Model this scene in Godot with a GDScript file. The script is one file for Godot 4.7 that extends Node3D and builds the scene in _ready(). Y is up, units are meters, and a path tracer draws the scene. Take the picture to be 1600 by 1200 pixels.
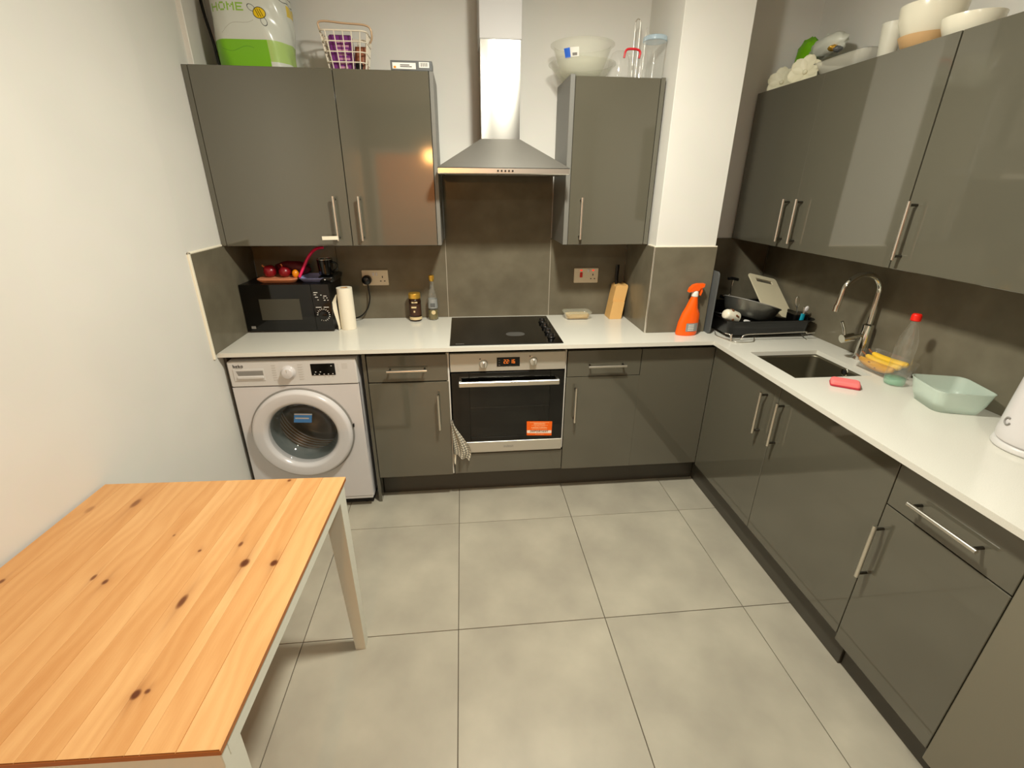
extends Node3D
# A fitted kitchen at night: back run, right run, pine table. x right, y up, z towards the camera; metres.

const FONT_BOLD := 700
var M := {}
var rng := RandomNumberGenerator.new()

# ---------------------------------------------------------------- mesh builder
class MB:
	var v := PackedVector3Array()
	var n := PackedVector3Array()
	var uv := PackedVector2Array()
	var ix := PackedInt32Array()
	var x := Transform3D.IDENTITY

	func at(t: Transform3D) -> MB:
		x = t
		return self

	func poly(pts: Array, c: Vector3, uvs: Array = []) -> void:     # flat convex polygon facing away from c
		var p := []
		for q in pts:
			p.append(x * (q as Vector3))
		var nn := Vector3.ZERO
		for i in range(1, p.size() - 1):
			nn += (p[i] - p[0]).cross(p[i + 1] - p[0])
		nn = nn.normalized()
		var mid := Vector3.ZERO
		for q in p:
			mid += q / p.size()
		var out := nn.dot(mid - x * c) >= 0.0
		if not out:
			nn = -nn
		var b := v.size()
		for i in p.size():
			v.append(p[i])
			n.append(nn)
			uv.append(uvs[i] if i < uvs.size() else Vector2(p[i].x + p[i].z, p[i].y))
		for i in range(1, p.size() - 1):
			if out:
				ix.append_array([b, b + i + 1, b + i])
			else:
				ix.append_array([b, b + i, b + i + 1])

	func box(c: Vector3, s: Vector3, bev := 0.0015) -> MB:
		var h := s / 2
		bev = minf(bev, minf(h.x, minf(h.y, h.z)) * 0.9)
		var e := h - Vector3(bev, bev, bev)
		for a in 3:
			var b := (a + 1) % 3
			var d := (a + 2) % 3
			for sa in [-1, 1]:
				var q := []
				for k in [[-1, -1], [1, -1], [1, 1], [-1, 1]]:
					var p := Vector3.ZERO
					p[a] = sa * h[a]
					p[b] = k[0] * e[b]
					p[d] = k[1] * e[d]
					q.append(c + p)
				poly(q, c)
			if bev <= 0.0:
				continue
			for sb in [-1, 1]:
				for sd in [-1, 1]:
					var q := []
					for k in [[-1, 0], [1, 0], [1, 1], [-1, 1]]:
						var p := Vector3.ZERO
						p[a] = k[0] * e[a]
						p[b] = sb * (h[b] if k[1] == 0 else e[b])
						p[d] = sd * (e[d] if k[1] == 0 else h[d])
						q.append(c + p)
					poly(q, c)
		if bev > 0.0:
			for sx in [-1, 1]:
				for sy in [-1, 1]:
					for sz in [-1, 1]:
						poly([c + Vector3(sx * h.x, sy * e.y, sz * e.z), c + Vector3(sx * e.x, sy * h.y, sz * e.z), c + Vector3(sx * e.x, sy * e.y, sz * h.z)], c)
		return self

	func bb(a: Vector3, b: Vector3, bev := 0.0015) -> MB:            # box from corner to corner
		return box((a + b) / 2, (b - a).abs(), bev)

	func grid(rows: Array, wrap := false, uvs := false) -> MB:       # smooth surface through rows of points
		var b := v.size()
		var r := rows.size()
		var c: int = rows[0].size()
		var mid := Vector3.ZERO
		for i in r:
			for j in c:
				v.append(x * (rows[i][j] as Vector3))
				n.append(Vector3.ZERO)
				uv.append(Vector2(float(j) / (c - (0 if wrap else 1)), float(i) / (r - 1)))
				mid += v[v.size() - 1]
		mid /= r * c
		var tri := PackedInt32Array()
		var vol := 0.0
		for i in r - 1:
			for j in (c if wrap else c - 1):
				var k := (j + 1) % c
				var q := [b + i * c + j, b + i * c + k, b + (i + 1) * c + k, b + (i + 1) * c + j]
				tri.append_array([q[0], q[1], q[2], q[0], q[2], q[3]])
		for t in range(0, tri.size(), 3):
			var pa := v[tri[t]]
			var pb := v[tri[t + 1]]
			var pc := v[tri[t + 2]]
			var f := (pb - pa).cross(pc - pa)
			vol += (pa - mid).dot((pb - mid).cross(pc - mid))
			for k in 3:
				n[tri[t + k]] += f
		var sg := 1.0 if vol >= 0.0 else -1.0
		for i in range(b, v.size()):
			n[i] = (n[i] * sg).normalized() if n[i].length() > 1e-14 else Vector3.UP
		for t in range(0, tri.size(), 3):
			if sg > 0:
				ix.append_array([tri[t], tri[t + 2], tri[t + 1]])
			else:
				ix.append_array([tri[t], tri[t + 1], tri[t + 2]])
		return self

	func lathe(prof: Array, seg := 24) -> MB:                        # Vector2(radius, height) round the local y axis; a double point is a crease
		var part := []
		var prev = null
		for p in prof:
			if prev != null and p == prev:
				if part.size() > 1:
					_ring(part, seg)
				part = [p]
			else:
				part.append(p)
			prev = p
		if part.size() > 1:
			_ring(part, seg)
		return self

	func _ring(prof: Array, seg: int) -> void:
		var rows := []
		for p in prof:
			var row := PackedVector3Array()
			for j in seg:
				var a := TAU * j / seg
				row.append(Vector3(p.x * cos(a), p.y, p.x * sin(a)))
			rows.append(row)
		var b := ix.size()
		var b0 := v.size()
		grid(rows, true)
		# lathe pieces: face as the profile runs (up = outwards)
		var d: Vector2 = prof[prof.size() - 1] - prof[0]
		var want := Vector3(d.y, -d.x, 0.0)
		var mi: int = prof.size() / 2
		var dd: Vector2 = prof[mini(mi, prof.size() - 1)] - prof[mi - 1]
		want = Vector3(dd.y, -dd.x, 0.0)
		var k := b0 + (mi - 1) * seg
		if prof[mi - 1].x < 1e-6:
			k = b0 + mi * seg
		var nn := x.basis.inverse() * n[k]
		if nn.dot(want) < 0.0:
			for i in range(b0, v.size()):
				n[i] = -n[i]
			for t in range(b, ix.size(), 3):
				var s := ix[t]
				ix[t] = ix[t + 1]
				ix[t + 1] = s

	func disc(c: Vector3, r: float, up: Vector3, seg := 24) -> MB:
		var a := up.cross(Vector3.RIGHT if absf(up.x) < 0.8 else Vector3.UP).normalized()
		var b := up.cross(a).normalized()
		var q := []
		for i in seg:
			q.append(c + a * r * cos(TAU * i / seg) + b * r * sin(TAU * i / seg))
		poly(q, c - up)
		return self

	func tube(pts: Array, r: float, seg := 8, closed := false, flat := 1.0) -> MB:
		var rows := []
		var m := pts.size()
		var up := Vector3(0.123, 0.9, 0.31).normalized()
		for i in m:
			var a: Vector3 = pts[(i - 1 + m) % m] if closed or i > 0 else pts[0]
			var b: Vector3 = pts[(i + 1) % m] if closed or i < m - 1 else pts[m - 1]
			var t := (b - a).normalized()
			if absf(t.dot(up)) > 0.98:
				up = t.cross(Vector3.RIGHT).cross(t).normalized() if absf(t.x) < 0.9 else Vector3.UP
			var s := t.cross(up).normalized()
			up = s.cross(t).normalized()
			var row := PackedVector3Array()
			for j in seg:
				row.append(pts[i] + (s * cos(TAU * j / seg) + up * sin(TAU * j / seg) * flat) * r)
			rows.append(row)
		if closed:
			rows.append(rows[0])
		grid(rows, true)
		if not closed:
			for e in [0, m - 1]:
				var q := []
				for p in rows[e]:
					q.append(p)
				poly(q, pts[1] if e == 0 else pts[m - 2])
		return self

	func rod(a: Vector3, b: Vector3, r: float, seg := 12) -> MB:
		return tube([a, b], r, seg)

	func prism(pts: PackedVector2Array, z0: float, z1: float, smooth_sides := false) -> MB:   # polygon in local xy, extruded along z
		var tri := Geometry2D.triangulate_polygon(pts)
		for t in range(0, tri.size(), 3):
			var a := pts[tri[t]]
			var b := pts[tri[t + 1]]
			var c := pts[tri[t + 2]]
			for z in [z0, z1]:
				poly([Vector3(a.x, a.y, z), Vector3(b.x, b.y, z), Vector3(c.x, c.y, z)], Vector3((a.x + b.x + c.x) / 3, (a.y + b.y + c.y) / 3, (z0 + z1) / 2))
		if smooth_sides:
			var r0 := PackedVector3Array()
			var r1 := PackedVector3Array()
			for p in pts:
				r0.append(Vector3(p.x, p.y, z0))
				r1.append(Vector3(p.x, p.y, z1))
			grid([r0, r1], true)
			return self
		var cw := Geometry2D.is_polygon_clockwise(pts)
		for i in pts.size():
			var a := pts[i]
			var b := pts[(i + 1) % pts.size()]
			var o := Vector2(b.y - a.y, a.x - b.x)
			if cw:
				o = -o
			var mid := (a + b) / 2 - o
			poly([Vector3(a.x, a.y, z0), Vector3(b.x, b.y, z0), Vector3(b.x, b.y, z1), Vector3(a.x, a.y, z1)], Vector3(mid.x, mid.y, (z0 + z1) / 2))
		return self

	func loft(rings: Array, caps := true) -> MB:                     # closed rings of points joined, ends capped
		grid(rings, true)
		if caps:
			for e in [0, rings.size() - 1]:
				var q := []
				var c := Vector3.ZERO
				for p in rings[e]:
					q.append(p)
				for p in rings[1 if e == 0 else rings.size() - 2]:
					c += p / rings[0].size()
				poly(q, c)
		return self

	func ball(c: Vector3, r: Vector3, seg := 20, rows := 12) -> MB:
		var g := []
		for i in rows + 1:
			var a := PI * i / rows
			var row := PackedVector3Array()
			for j in seg:
				var b := TAU * j / seg
				row.append(c + Vector3(r.x * sin(a) * cos(b), r.y * cos(a), r.z * sin(a) * sin(b)))
			g.append(row)
		return grid(g, true)

	func plate_hole(c: Vector3, w: float, h: float, hc: Vector2, r: float, z0: float, z1: float, seg := 48) -> MB:   # w x h plate in xy with a round hole
		var inner := []
		var outer := []
		for i in seg:
			var a := TAU * i / seg
			var d := Vector2(cos(a), sin(a))
			inner.append(hc + d * r)
			var t := 1e9
			if absf(d.x) > 1e-6:
				t = minf(t, ((w / 2 if d.x > 0 else -w / 2) - hc.x) / d.x)
			if absf(d.y) > 1e-6:
				t = minf(t, ((h / 2 if d.y > 0 else -h / 2) - hc.y) / d.y)
			outer.append(hc + d * t)
		for i in seg:
			var k := (i + 1) % seg
			var q := [inner[i], outer[i], outer[k], inner[k]]
			var oi: Vector2 = outer[i]
			var ok: Vector2 = outer[k]
			if absf(oi.x - ok.x) > 1e-4 and absf(oi.y - ok.y) > 1e-4:
				var cx := w / 2 if (oi.x + ok.x) > 0 else -w / 2
				var cy := h / 2 if (oi.y + ok.y) > 0 else -h / 2
				q = [inner[i], outer[i], Vector2(cx, cy), outer[k], inner[k]]
			for z in [z0, z1]:
				var p := []
				for s in q:
					p.append(c + Vector3(s.x, s.y, z))
				poly(p, c + Vector3(q[0].x, q[0].y, (z0 + z1) / 2))
			poly([c + Vector3(inner[i].x, inner[i].y, z0), c + Vector3(inner[k].x, inner[k].y, z0), c + Vector3(inner[k].x, inner[k].y, z1), c + Vector3(inner[i].x, inner[i].y, z1)], c + Vector3(inner[i].x * 2 - hc.x, inner[i].y * 2 - hc.y, (z0 + z1) / 2))
		return self

	func mesh(shift: Transform3D) -> ArrayMesh:
		var vv := v.duplicate()
		var nn := n.duplicate()
		if shift != Transform3D.IDENTITY:
			for i in vv.size():
				vv[i] = shift * vv[i]
				nn[i] = shift.basis * nn[i]
		var a := []
		a.resize(Mesh.ARRAY_MAX)
		a[Mesh.ARRAY_VERTEX] = vv
		a[Mesh.ARRAY_NORMAL] = nn
		a[Mesh.ARRAY_TEX_UV] = uv
		a[Mesh.ARRAY_INDEX] = ix
		var m := ArrayMesh.new()
		m.add_surface_from_arrays(Mesh.PRIMITIVE_TRIANGLES, a)
		return m

func mb(t := Transform3D.IDENTITY) -> MB:
	return MB.new().at(t)

# ---------------------------------------------------------------- scene helpers
var taken := {}
func numbered(called: String, parent: Node) -> String:
	var key := str(parent.get_instance_id()) + called
	var k: int = taken.get(key, 0)
	taken[key] = k + 1
	return called if k == 0 else "%s_%03d" % [called, k]

func world_of(p: Node) -> Transform3D:
	var t := Transform3D.IDENTITY
	while p != self and p != null:
		t = (p as Node3D).transform * t
		p = p.get_parent()
	return t

func thing(called: String, label: String, category: String, at: Vector3, turn := 0.0, group := "") -> Node3D:
	var o := Node3D.new()
	o.name = numbered(called, self)
	add_child(o, true)
	o.position = at
	o.rotation.y = turn
	tag(o, label, category, group)
	return o

func tag(o: Node, label: String, category: String, group := "") -> void:
	o.set_meta("label", label)
	o.set_meta("category", category)
	if group:
		o.set_meta("group", group)

func put(parent: Node, called: String, m: MB, mat, label := "") -> MeshInstance3D:   # m is modelled in world space
	var o := MeshInstance3D.new()
	o.mesh = m.mesh(world_of(parent).affine_inverse())
	o.material_override = M[mat] if mat is String else mat
	o.name = numbered(called, parent)
	parent.add_child(o, true)
	if label:
		o.set_meta("label", label)
	return o

func local(parent: Node, called: String, m: MB, mat, label := "") -> MeshInstance3D:  # m is modelled in the parent's space
	var o := MeshInstance3D.new()
	o.mesh = m.mesh(Transform3D.IDENTITY)
	o.material_override = M[mat] if mat is String else mat
	o.name = numbered(called, parent)
	parent.add_child(o, true)
	if label:
		o.set_meta("label", label)
	return o

func struct(called: String, m: MB, mat) -> MeshInstance3D:
	var o := put(self, called, m, mat)
	o.set_meta("kind", "structure")
	return o

func lettering(parent: Node, called: String, words: String, at: Transform3D, height: float, mat, weight := 400) -> MeshInstance3D:  # at is in world space
	var t := TextMesh.new()
	var f := SystemFont.new()
	f.font_names = PackedStringArray(["Droid Sans"])
	f.font_weight = weight
	t.font = f
	t.text = words
	t.font_size = 64
	t.pixel_size = height / 46.0
	t.depth = 0.0006
	t.curve_step = 2.0
	var o := MeshInstance3D.new()
	o.mesh = t
	o.material_override = M[mat] if mat is String else mat
	o.name = numbered(called, parent)
	parent.add_child(o, true)
	o.transform = world_of(parent).affine_inverse() * at
	return o

func X(p: Vector3, b := Basis.IDENTITY) -> Transform3D:
	return Transform3D(b, p)

func euler(x: float, y: float, z: float) -> Basis:
	return Basis.from_euler(Vector3(deg_to_rad(x), deg_to_rad(y), deg_to_rad(z)))

func mat(name: String, c: Color, rough := 0.5, metal := 0.0, spec := 0.5) -> StandardMaterial3D:
	var m := StandardMaterial3D.new()
	m.albedo_color = c
	m.roughness = rough
	m.metallic = metal
	m.metallic_specular = spec
	m.resource_name = name
	M[name] = m
	return m

func glass(name: String, c: Color, rough := 0.05) -> StandardMaterial3D:
	var m := mat(name, c, rough)
	m.transparency = BaseMaterial3D.TRANSPARENCY_ALPHA
	return m

func noise_tex(freq: float, seed_: int, lo: Color, hi: Color, oct := 4, size := 512, mid = null) -> NoiseTexture2D:
	var f := FastNoiseLite.new()
	f.noise_type = FastNoiseLite.TYPE_SIMPLEX_SMOOTH
	f.frequency = freq
	f.seed = seed_
	f.fractal_octaves = oct
	var t := NoiseTexture2D.new()
	t.width = size
	t.height = size
	t.seamless = true
	t.noise = f
	var g := Gradient.new()
	g.set_color(0, lo)
	g.set_color(1, hi)
	if mid != null:
		g.add_point(0.5, mid)
	t.color_ramp = g
	return t

func curve(a: Array, steps := 6) -> Array:       # smooth line through points
	var c := Curve3D.new()
	for i in a.size():
		var t := Vector3.ZERO
		if i > 0 and i < a.size() - 1:
			t = (a[i + 1] - a[i - 1]) / 6.0
		c.add_point(a[i], -t, t)
	var out := []
	for i in a.size() - 1:
		for k in steps:
			out.append(c.sample(i, float(k) / steps))
	out.append(a[a.size() - 1])
	return out

func rounded(w: float, h: float, r: float, seg := 5) -> PackedVector2Array:
	var p := PackedVector2Array()
	for c in [[1, 1, 0], [-1, 1, 1], [-1, -1, 2], [1, -1, 3]]:
		for i in seg + 1:
			var a: float = (c[2] + float(i) / seg) * PI / 2
			p.append(Vector2(c[0] * (w / 2 - r) + r * cos(a), c[1] * (h / 2 - r) + r * sin(a)))
	return p

func ring_xz(w: float, d: float, r: float, y: float, c := Vector3.ZERO, seg := 5) -> PackedVector3Array:
	var out := PackedVector3Array()
	for p in rounded(w, d, r, seg):
		out.append(c + Vector3(p.x, y, p.y))
	return out

# ---------------------------------------------------------------- images
const GLYPH := {"H": "10001 10001 11111 10001 10001", "O": "01110 10001 10001 10001 01110", "M": "10001 11011 10101 10001 10001", "E": "11111 10000 11110 10000 11111"}

func ellipse(im: Image, c: Vector2, r: Vector2, col: Color, rot := 0.0, ring := 0.0) -> void:
	var m := int(maxf(r.x, r.y)) + 2
	for y in range(int(c.y) - m, int(c.y) + m):
		for x in range(int(c.x) - m, int(c.x) + m):
			if x < 0 or y < 0 or x >= im.get_width() or y >= im.get_height():
				continue
			var d := (Vector2(x, y) - c).rotated(-rot) / r
			var l := d.length()
			if l <= 1.0 and (ring <= 0.0 or l >= 1.0 - ring):
				im.set_pixel(x, y, col)

func glyphs(im: Image, words: String, at: Vector2i, cell: int, col: Color) -> void:
	for i in words.length():
		var rows: PackedStringArray = (GLYPH[words[i]] as String).split(" ")
		for r in 5:
			for c in 5:
				if rows[r][c] == "1":
					im.fill_rect(Rect2i(at.x + (i * 6 + c) * cell, at.y + r * cell, cell, cell), col)

func tex(im: Image) -> ImageTexture:
	return ImageTexture.create_from_image(im)

func print_mat(name: String, im: Image, rough := 0.4) -> StandardMaterial3D:
	var m := mat(name, Color.WHITE, rough)
	m.albedo_texture = tex(im)
	return m

func wood_image() -> Image:
	# pine top, 0.76 x 0.83 m: long staves of several tones, grain along v, knots where the table has them
	var w := 768
	var h := 832
	var im := Image.create(w, h, false, Image.FORMAT_RGB8)
	var f1 := FastNoiseLite.new()
	f1.noise_type = FastNoiseLite.TYPE_SIMPLEX_SMOOTH
	f1.frequency = 0.012
	f1.fractal_octaves = 2
	f1.seed = 5
	var f2 := FastNoiseLite.new()
	f2.noise_type = FastNoiseLite.TYPE_SIMPLEX_SMOOTH
	f2.frequency = 0.09
	f2.fractal_octaves = 3
	f2.seed = 9
	var knots := [[0.162, 0.108, 0.026, 0.011, 0.55], [0.047, 0.132, 0.02, 0.011, 0.3], [0.601, 0.378, 0.017, 0.012, 1.0], [0.675, 0.382, 0.013, 0.01, 1.0], [0.559, 0.307, 0.012, 0.006, 0.7], [0.512, 0.493, 0.024, 0.009, 0.8], [0.293, 0.422, 0.01, 0.007, 0.8], [0.255, 0.406, 0.012, 0.006, 0.7], [0.55, 0.711, 0.012, 0.009, 1.0], [0.568, 0.706, 0.006, 0.006, 0.8], [0.463, 0.326, 0.006, 0.005, 0.7], [0.579, 0.012, 0.008, 0.007, 0.7], [0.043, 0.406, 0.01, 0.007, 0.7], [0.361, 0.261, 0.006, 0.004, 0.5]]
	var pale := Color(0.87, 0.68, 0.46)
	var deep := Color(0.755, 0.525, 0.30)
	for y in h:
		var vy := y * 0.83 / h
		for x in w:
			var vx := x * 0.76 / w
			var k := 0
			while k < PLANKS.size() - 2 and vx > PLANKS[k + 1]:
				k += 1
			var bend := f1.get_noise_2d(x * 0.7 + k * 311, y * 0.22 + k * 97)
			var push := 0.0
			var dark := 0.0
			for q in knots:
				var dx: float = vx - q[0]
				var dy: float = vy - q[1]
				if absf(dx) > 0.07 or absf(dy) > 0.13:
					continue
				var l := Vector2(dx / q[3], dy / q[2]).length()
				push += exp(-l * l * 0.12) * 0.35 * signf(dx) * q[4]
				dark = maxf(dark, q[4] * smoothstep(1.25, 0.35, l))
				dark = maxf(dark, q[4] * 0.38 * exp(-absf(dx) / q[3] * 1.1) * exp(-absf(dy) / (q[2] * 2.2)))
			var g := sin((vx * 190.0 + bend * 5.0 + push * 10.0) + k * 1.7)
			var t: float = 0.42 + TONES[k] + 0.10 * g + 0.16 * bend + 0.10 * f2.get_noise_2d(x * 3.0, y * 0.16 + k * 50)
			var c := pale.lerp(deep, clampf(t, 0.0, 1.15))
			c = c.lerp(Color(0.33, 0.15, 0.05), clampf(dark, 0.0, 0.92))
			im.set_pixel(x, y, c)
	return im

const PLANKS := [0.0, 0.062, 0.136, 0.198, 0.262, 0.33, 0.378, 0.425, 0.49, 0.545, 0.6, 0.625, 0.683, 0.76]
const TONES := [0.12, 0.0, 0.18, -0.05, 0.05, 0.22, -0.1, 0.1, -0.14, 0.16, -0.32, 0.04, -0.2]

func _ready() -> void:
	rng.seed = 7
	# ------------------------------------------------------------ camera, environment, light
	var cam := Camera3D.new()
	cam.name = "camera"
	cam.position = Vector3(1.1527, 1.64, 2.7934)
	cam.rotation = Vector3(-0.3995, -0.1022, 0.0072)
	cam.fov = 78.73
	cam.near = 0.03
	add_child(cam)
	cam.current = true
	var env := Environment.new()
	env.background_mode = Environment.BG_COLOR
	env.background_color = Color(0.01, 0.012, 0.02)
	env.ambient_light_source = Environment.AMBIENT_SOURCE_DISABLED
	env.tonemap_mode = Environment.TONE_MAPPER_LINEAR
	env.tonemap_exposure = 1.0
	env.sdfgi_enabled = true
	env.ssao_enabled = true
	env.ssil_enabled = true
	var we := WorldEnvironment.new()
	we.name = "environment"
	we.environment = env
	add_child(we)
	materials()
	panel_lamp("flush white round ceiling lamp over the middle of the kitchen floor", Vector3(1.47, 2.6, 1.47), 0.16, Color(1.0, 0.99, 0.935), 4.5, 0.58)
	panel_lamp("added flush white round fill lamp on the ceiling behind the camera, nearer the doorway", Vector3(1.4, 2.6, 3.6), 0.16, Color(1.0, 0.99, 0.935), 1.0, 0.25)  # fill lamp added out of view to lift the cabinet fronts and table
	lamp_fitting("hallway_lamp", "small warm globe lamp hanging in the hallway behind the doorway", Vector3(0.72, 2.14, 5.6), 0.06, Color(1.0, 0.7, 0.38), 1.8, 0.06)
	room()
	worktop_and_splash()
	base_units()
	wall_units()
	hood()
	washing_machine()
	oven_and_hob()
	sink_and_tap()
	table()
	on_wall_units()
	left_counter()
	middle_counter()
	right_counter()
	dish_rack()

func lamp_fitting(called: String, label: String, at: Vector3, r: float, col: Color, energy: float, size: float) -> void:
	var o := thing(called, label, "lamp", at)
	local(o, "ceiling_rose", mb().lathe([Vector2(0, -0.02), Vector2(r * 0.6, -0.02), Vector2(r * 0.6, -0.02), Vector2(r * 0.6, 0.0)], 24), "white_plastic")
	var g := local(o, "glass_globe", mb().ball(Vector3(0, -0.02 - r, 0), Vector3(r, r, r), 24, 14), "globe_" + called)
	g.cast_shadow = GeometryInstance3D.SHADOW_CASTING_SETTING_ON
	var l := OmniLight3D.new()
	l.name = "bulb"
	l.position = Vector3(0, -0.02 - r, 0)
	l.light_color = col
	l.light_energy = energy
	l.light_size = size
	l.omni_range = 12.0
	l.omni_attenuation = 2.0
	l.shadow_enabled = true
	o.add_child(l)

func panel_lamp(label: String, at: Vector3, size: float, col: Color, energy: float, spill: float) -> void:
	var o := thing("ceiling_lamp", label, "lamp", at)
	local(o, "housing", mb().lathe([Vector2(0.0, -0.022), Vector2(0.15, -0.022), Vector2(0.16, -0.017), Vector2(0.16, 0.0)], 40), "white_plastic")
	local(o, "diffuser", mb().lathe([Vector2(0.0, -0.115), Vector2(0.05, -0.112), Vector2(0.1, -0.095), Vector2(0.132, -0.06), Vector2(0.14, -0.0225), Vector2(0.14, -0.0225), Vector2(0.0, -0.0225)], 40), "globe_ceiling_lamp")
	var g := OmniLight3D.new()
	g.name = "dome_light"
	g.position = Vector3(0, -0.07, 0)
	g.light_color = col
	g.light_energy = spill
	g.light_size = 0.04
	g.omni_range = 12.0
	g.omni_attenuation = 2.0
	g.shadow_enabled = true
	o.add_child(g)
	var l := AreaLight3D.new()
	l.name = "panel_light"
	l.position = Vector3(0, -0.12, 0)
	l.rotation.x = -PI / 2
	l.area_size = Vector2(size, size)
	l.light_color = col
	l.light_energy = energy
	l.area_range = 12.0
	l.area_attenuation = 2.0
	l.shadow_enabled = true
	o.add_child(l)

func materials() -> void:
	for a in [["globe_ceiling_lamp", Color(1.0, 0.97, 0.9), 3.0], ["globe_hallway_lamp", Color(1.0, 0.75, 0.45), 30.0]]:
		var g := mat(a[0], Color(0.9, 0.88, 0.84), 0.3)
		g.emission_enabled = true
		g.emission = a[1]
		g.emission_energy_multiplier = a[2]
	var wl := mat("wall_paint", Color(1, 1, 1), 0.75, 0.0, 0.3)
	wl.albedo_texture = noise_tex(0.01, 3, Color(0.835, 0.825, 0.795), Color(0.86, 0.85, 0.82), 3, 256)
	wl.uv1_triplanar = true
	wl.uv1_world_triplanar = true
	wl.uv1_scale = Vector3(0.6, 0.6, 0.6)
	mat("hall_paint", Color(0.78, 0.62, 0.45), 0.7)
	mat("low_bounce_paint", Color(0.5, 0.42, 0.34), 0.8)  # unseen far wall coloured dark to cut the light bounced back
	mat("white_paint", Color(0.88, 0.86, 0.82), 0.45)
	for k in 4:
		var ft := mat("tile_%d" % k, Color.WHITE, 0.42, 0.0, 0.45)
		ft.albedo_texture = noise_tex(0.006, 21, Color(0.63, 0.605, 0.545), Color(0.715, 0.69, 0.62), 5, 512, Color(0.67, 0.645, 0.58))
		if k > 0:
			ft.albedo_texture = (M["tile_0"] as StandardMaterial3D).albedo_texture
		ft.uv1_triplanar = true
		ft.uv1_world_triplanar = true
		ft.uv1_scale = Vector3(0.9, 0.9, 0.9)
		ft.uv1_offset = Vector3(0.37 * k, 0.0, 0.61 * k)
	mat("grout", Color(0.36, 0.33, 0.28), 0.9)
	var door := mat("door_gloss", Color(0.352, 0.34, 0.292), 0.07, 0.0, 0.6)
	door.clearcoat_enabled = true
	door.clearcoat = 0.7
	door.clearcoat_roughness = 0.03
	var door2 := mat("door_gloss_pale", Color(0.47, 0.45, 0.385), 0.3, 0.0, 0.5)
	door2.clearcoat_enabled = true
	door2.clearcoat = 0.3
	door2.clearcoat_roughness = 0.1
	mat("carcass_grey", Color(0.44, 0.435, 0.41), 0.4)
	mat("carcass_white", Color(0.86, 0.85, 0.81), 0.5)
	mat("plinth_grey", Color(0.27, 0.255, 0.22), 0.35)
	mat("shadow_rail", Color(0.2, 0.19, 0.16), 0.5)
	var sp := mat("splash_tile", Color.WHITE, 0.22, 0.0, 0.32)
	sp.albedo_texture = noise_tex(0.02, 31, Color(0.39, 0.366, 0.307), Color(0.45, 0.425, 0.36), 4, 256)
	sp.uv1_triplanar = true
	sp.uv1_world_triplanar = true
	mat("grout_pale", Color(0.62, 0.59, 0.53), 0.8)
	mat("trim_cream", Color(0.93, 0.9, 0.82), 0.4)
	var q := mat("quartz", Color.WHITE, 0.18, 0.0, 0.5)
	q.albedo_texture = noise_tex(0.25, 41, Color(0.835, 0.825, 0.78), Color(0.88, 0.87, 0.825), 3, 512)
	q.uv1_triplanar = true
	q.uv1_world_triplanar = true
	q.uv1_scale = Vector3(2, 2, 2)
	var st := mat("steel", Color(0.78, 0.765, 0.72), 0.42, 0.55)
	st.roughness_texture = noise_tex(0.02, 51, Color(0.8, 0.8, 0.8), Color(1, 1, 1), 3, 128)
	var ss := mat("hood_steel", Color(0.62, 0.61, 0.585), 0.40, 1.0)
	ss.anisotropy_enabled = true
	ss.anisotropy = -0.7
	var fs := mat("flue_steel", Color(0.55, 0.54, 0.515), 0.15, 1.0)
	fs.anisotropy_enabled = true
	fs.anisotropy = -0.95
	mat("film_white", Color(0.7, 0.69, 0.68), 0.5, 0.0)
	mat("handle_steel", Color(0.9, 0.885, 0.85), 0.28, 1.0)
	mat("mount_steel", Color(0.34, 0.325, 0.29), 0.4, 1.0)
	mat("chrome", Color(0.85, 0.84, 0.8), 0.08, 1.0)
	mat("sink_steel", Color(0.52, 0.5, 0.43), 0.45, 1.0)
	mat("white_enamel", Color(0.82, 0.805, 0.8), 0.22)
	mat("white_plastic", Color(0.81, 0.8, 0.785), 0.35)
	mat("grey_plastic", Color(0.52, 0.51, 0.49), 0.45)
	mat("print_grey", Color(0.5, 0.49, 0.47), 0.6)
	mat("print_pale", Color(0.72, 0.7, 0.67), 0.6)
	mat("print_white", Color(0.9, 0.89, 0.86), 0.6)
	mat("black_gloss", Color(0.018, 0.017, 0.016), 0.07)
	mat("black_plastic", Color(0.03, 0.03, 0.03), 0.32)
	mat("black_rubber", Color(0.06, 0.055, 0.05), 0.7)
	mat("drum_steel", Color(0.66, 0.53, 0.38), 0.3, 1.0)
	mat("gasket_grey", Color(0.42, 0.44, 0.43), 0.35)
	glass("door_glass", Color(0.35, 0.38, 0.36, 0.2), 0.03)
	glass("oven_glass", Color(0.02, 0.02, 0.018, 0.62), 0.04)
	glass("clear_plastic", Color(0.92, 0.93, 0.9, 0.025), 0.06)
	glass("clear_glass", Color(0.93, 0.95, 0.93, 0.06), 0.03)
	var mk := glass("milky_plastic", Color(0.88, 0.88, 0.80, 0.2), 0.35)
	mk.backlight_enabled = true
	mk.backlight = Color(0.5, 0.5, 0.44)
	glass("frosted", Color(0.92, 0.91, 0.85, 0.4), 0.35)
	glass("green_plastic", Color(0.85, 0.91, 0.86, 0.42), 0.35)
	glass("bottle_green", Color(0.55, 0.8, 0.66, 0.35), 0.3)
	glass("blue_lid", Color(0.74, 0.86, 0.94, 0.4), 0.3)
	glass("dark_glass", Color(0.2, 0.17, 0.13, 0.6), 0.05)
	mat("oven_cavity", Color(0.16, 0.165, 0.14), 0.5)
	var led := mat("led_orange", Color(0.9, 0.4, 0.1), 0.5)
	led.emission_enabled = true
	led.emission = Color(1.0, 0.58, 0.2)
	led.emission_energy_multiplier = 0.7
	var neon := mat("neon_red", Color(0.9, 0.15, 0.1), 0.4)
	neon.emission_enabled = true
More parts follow.
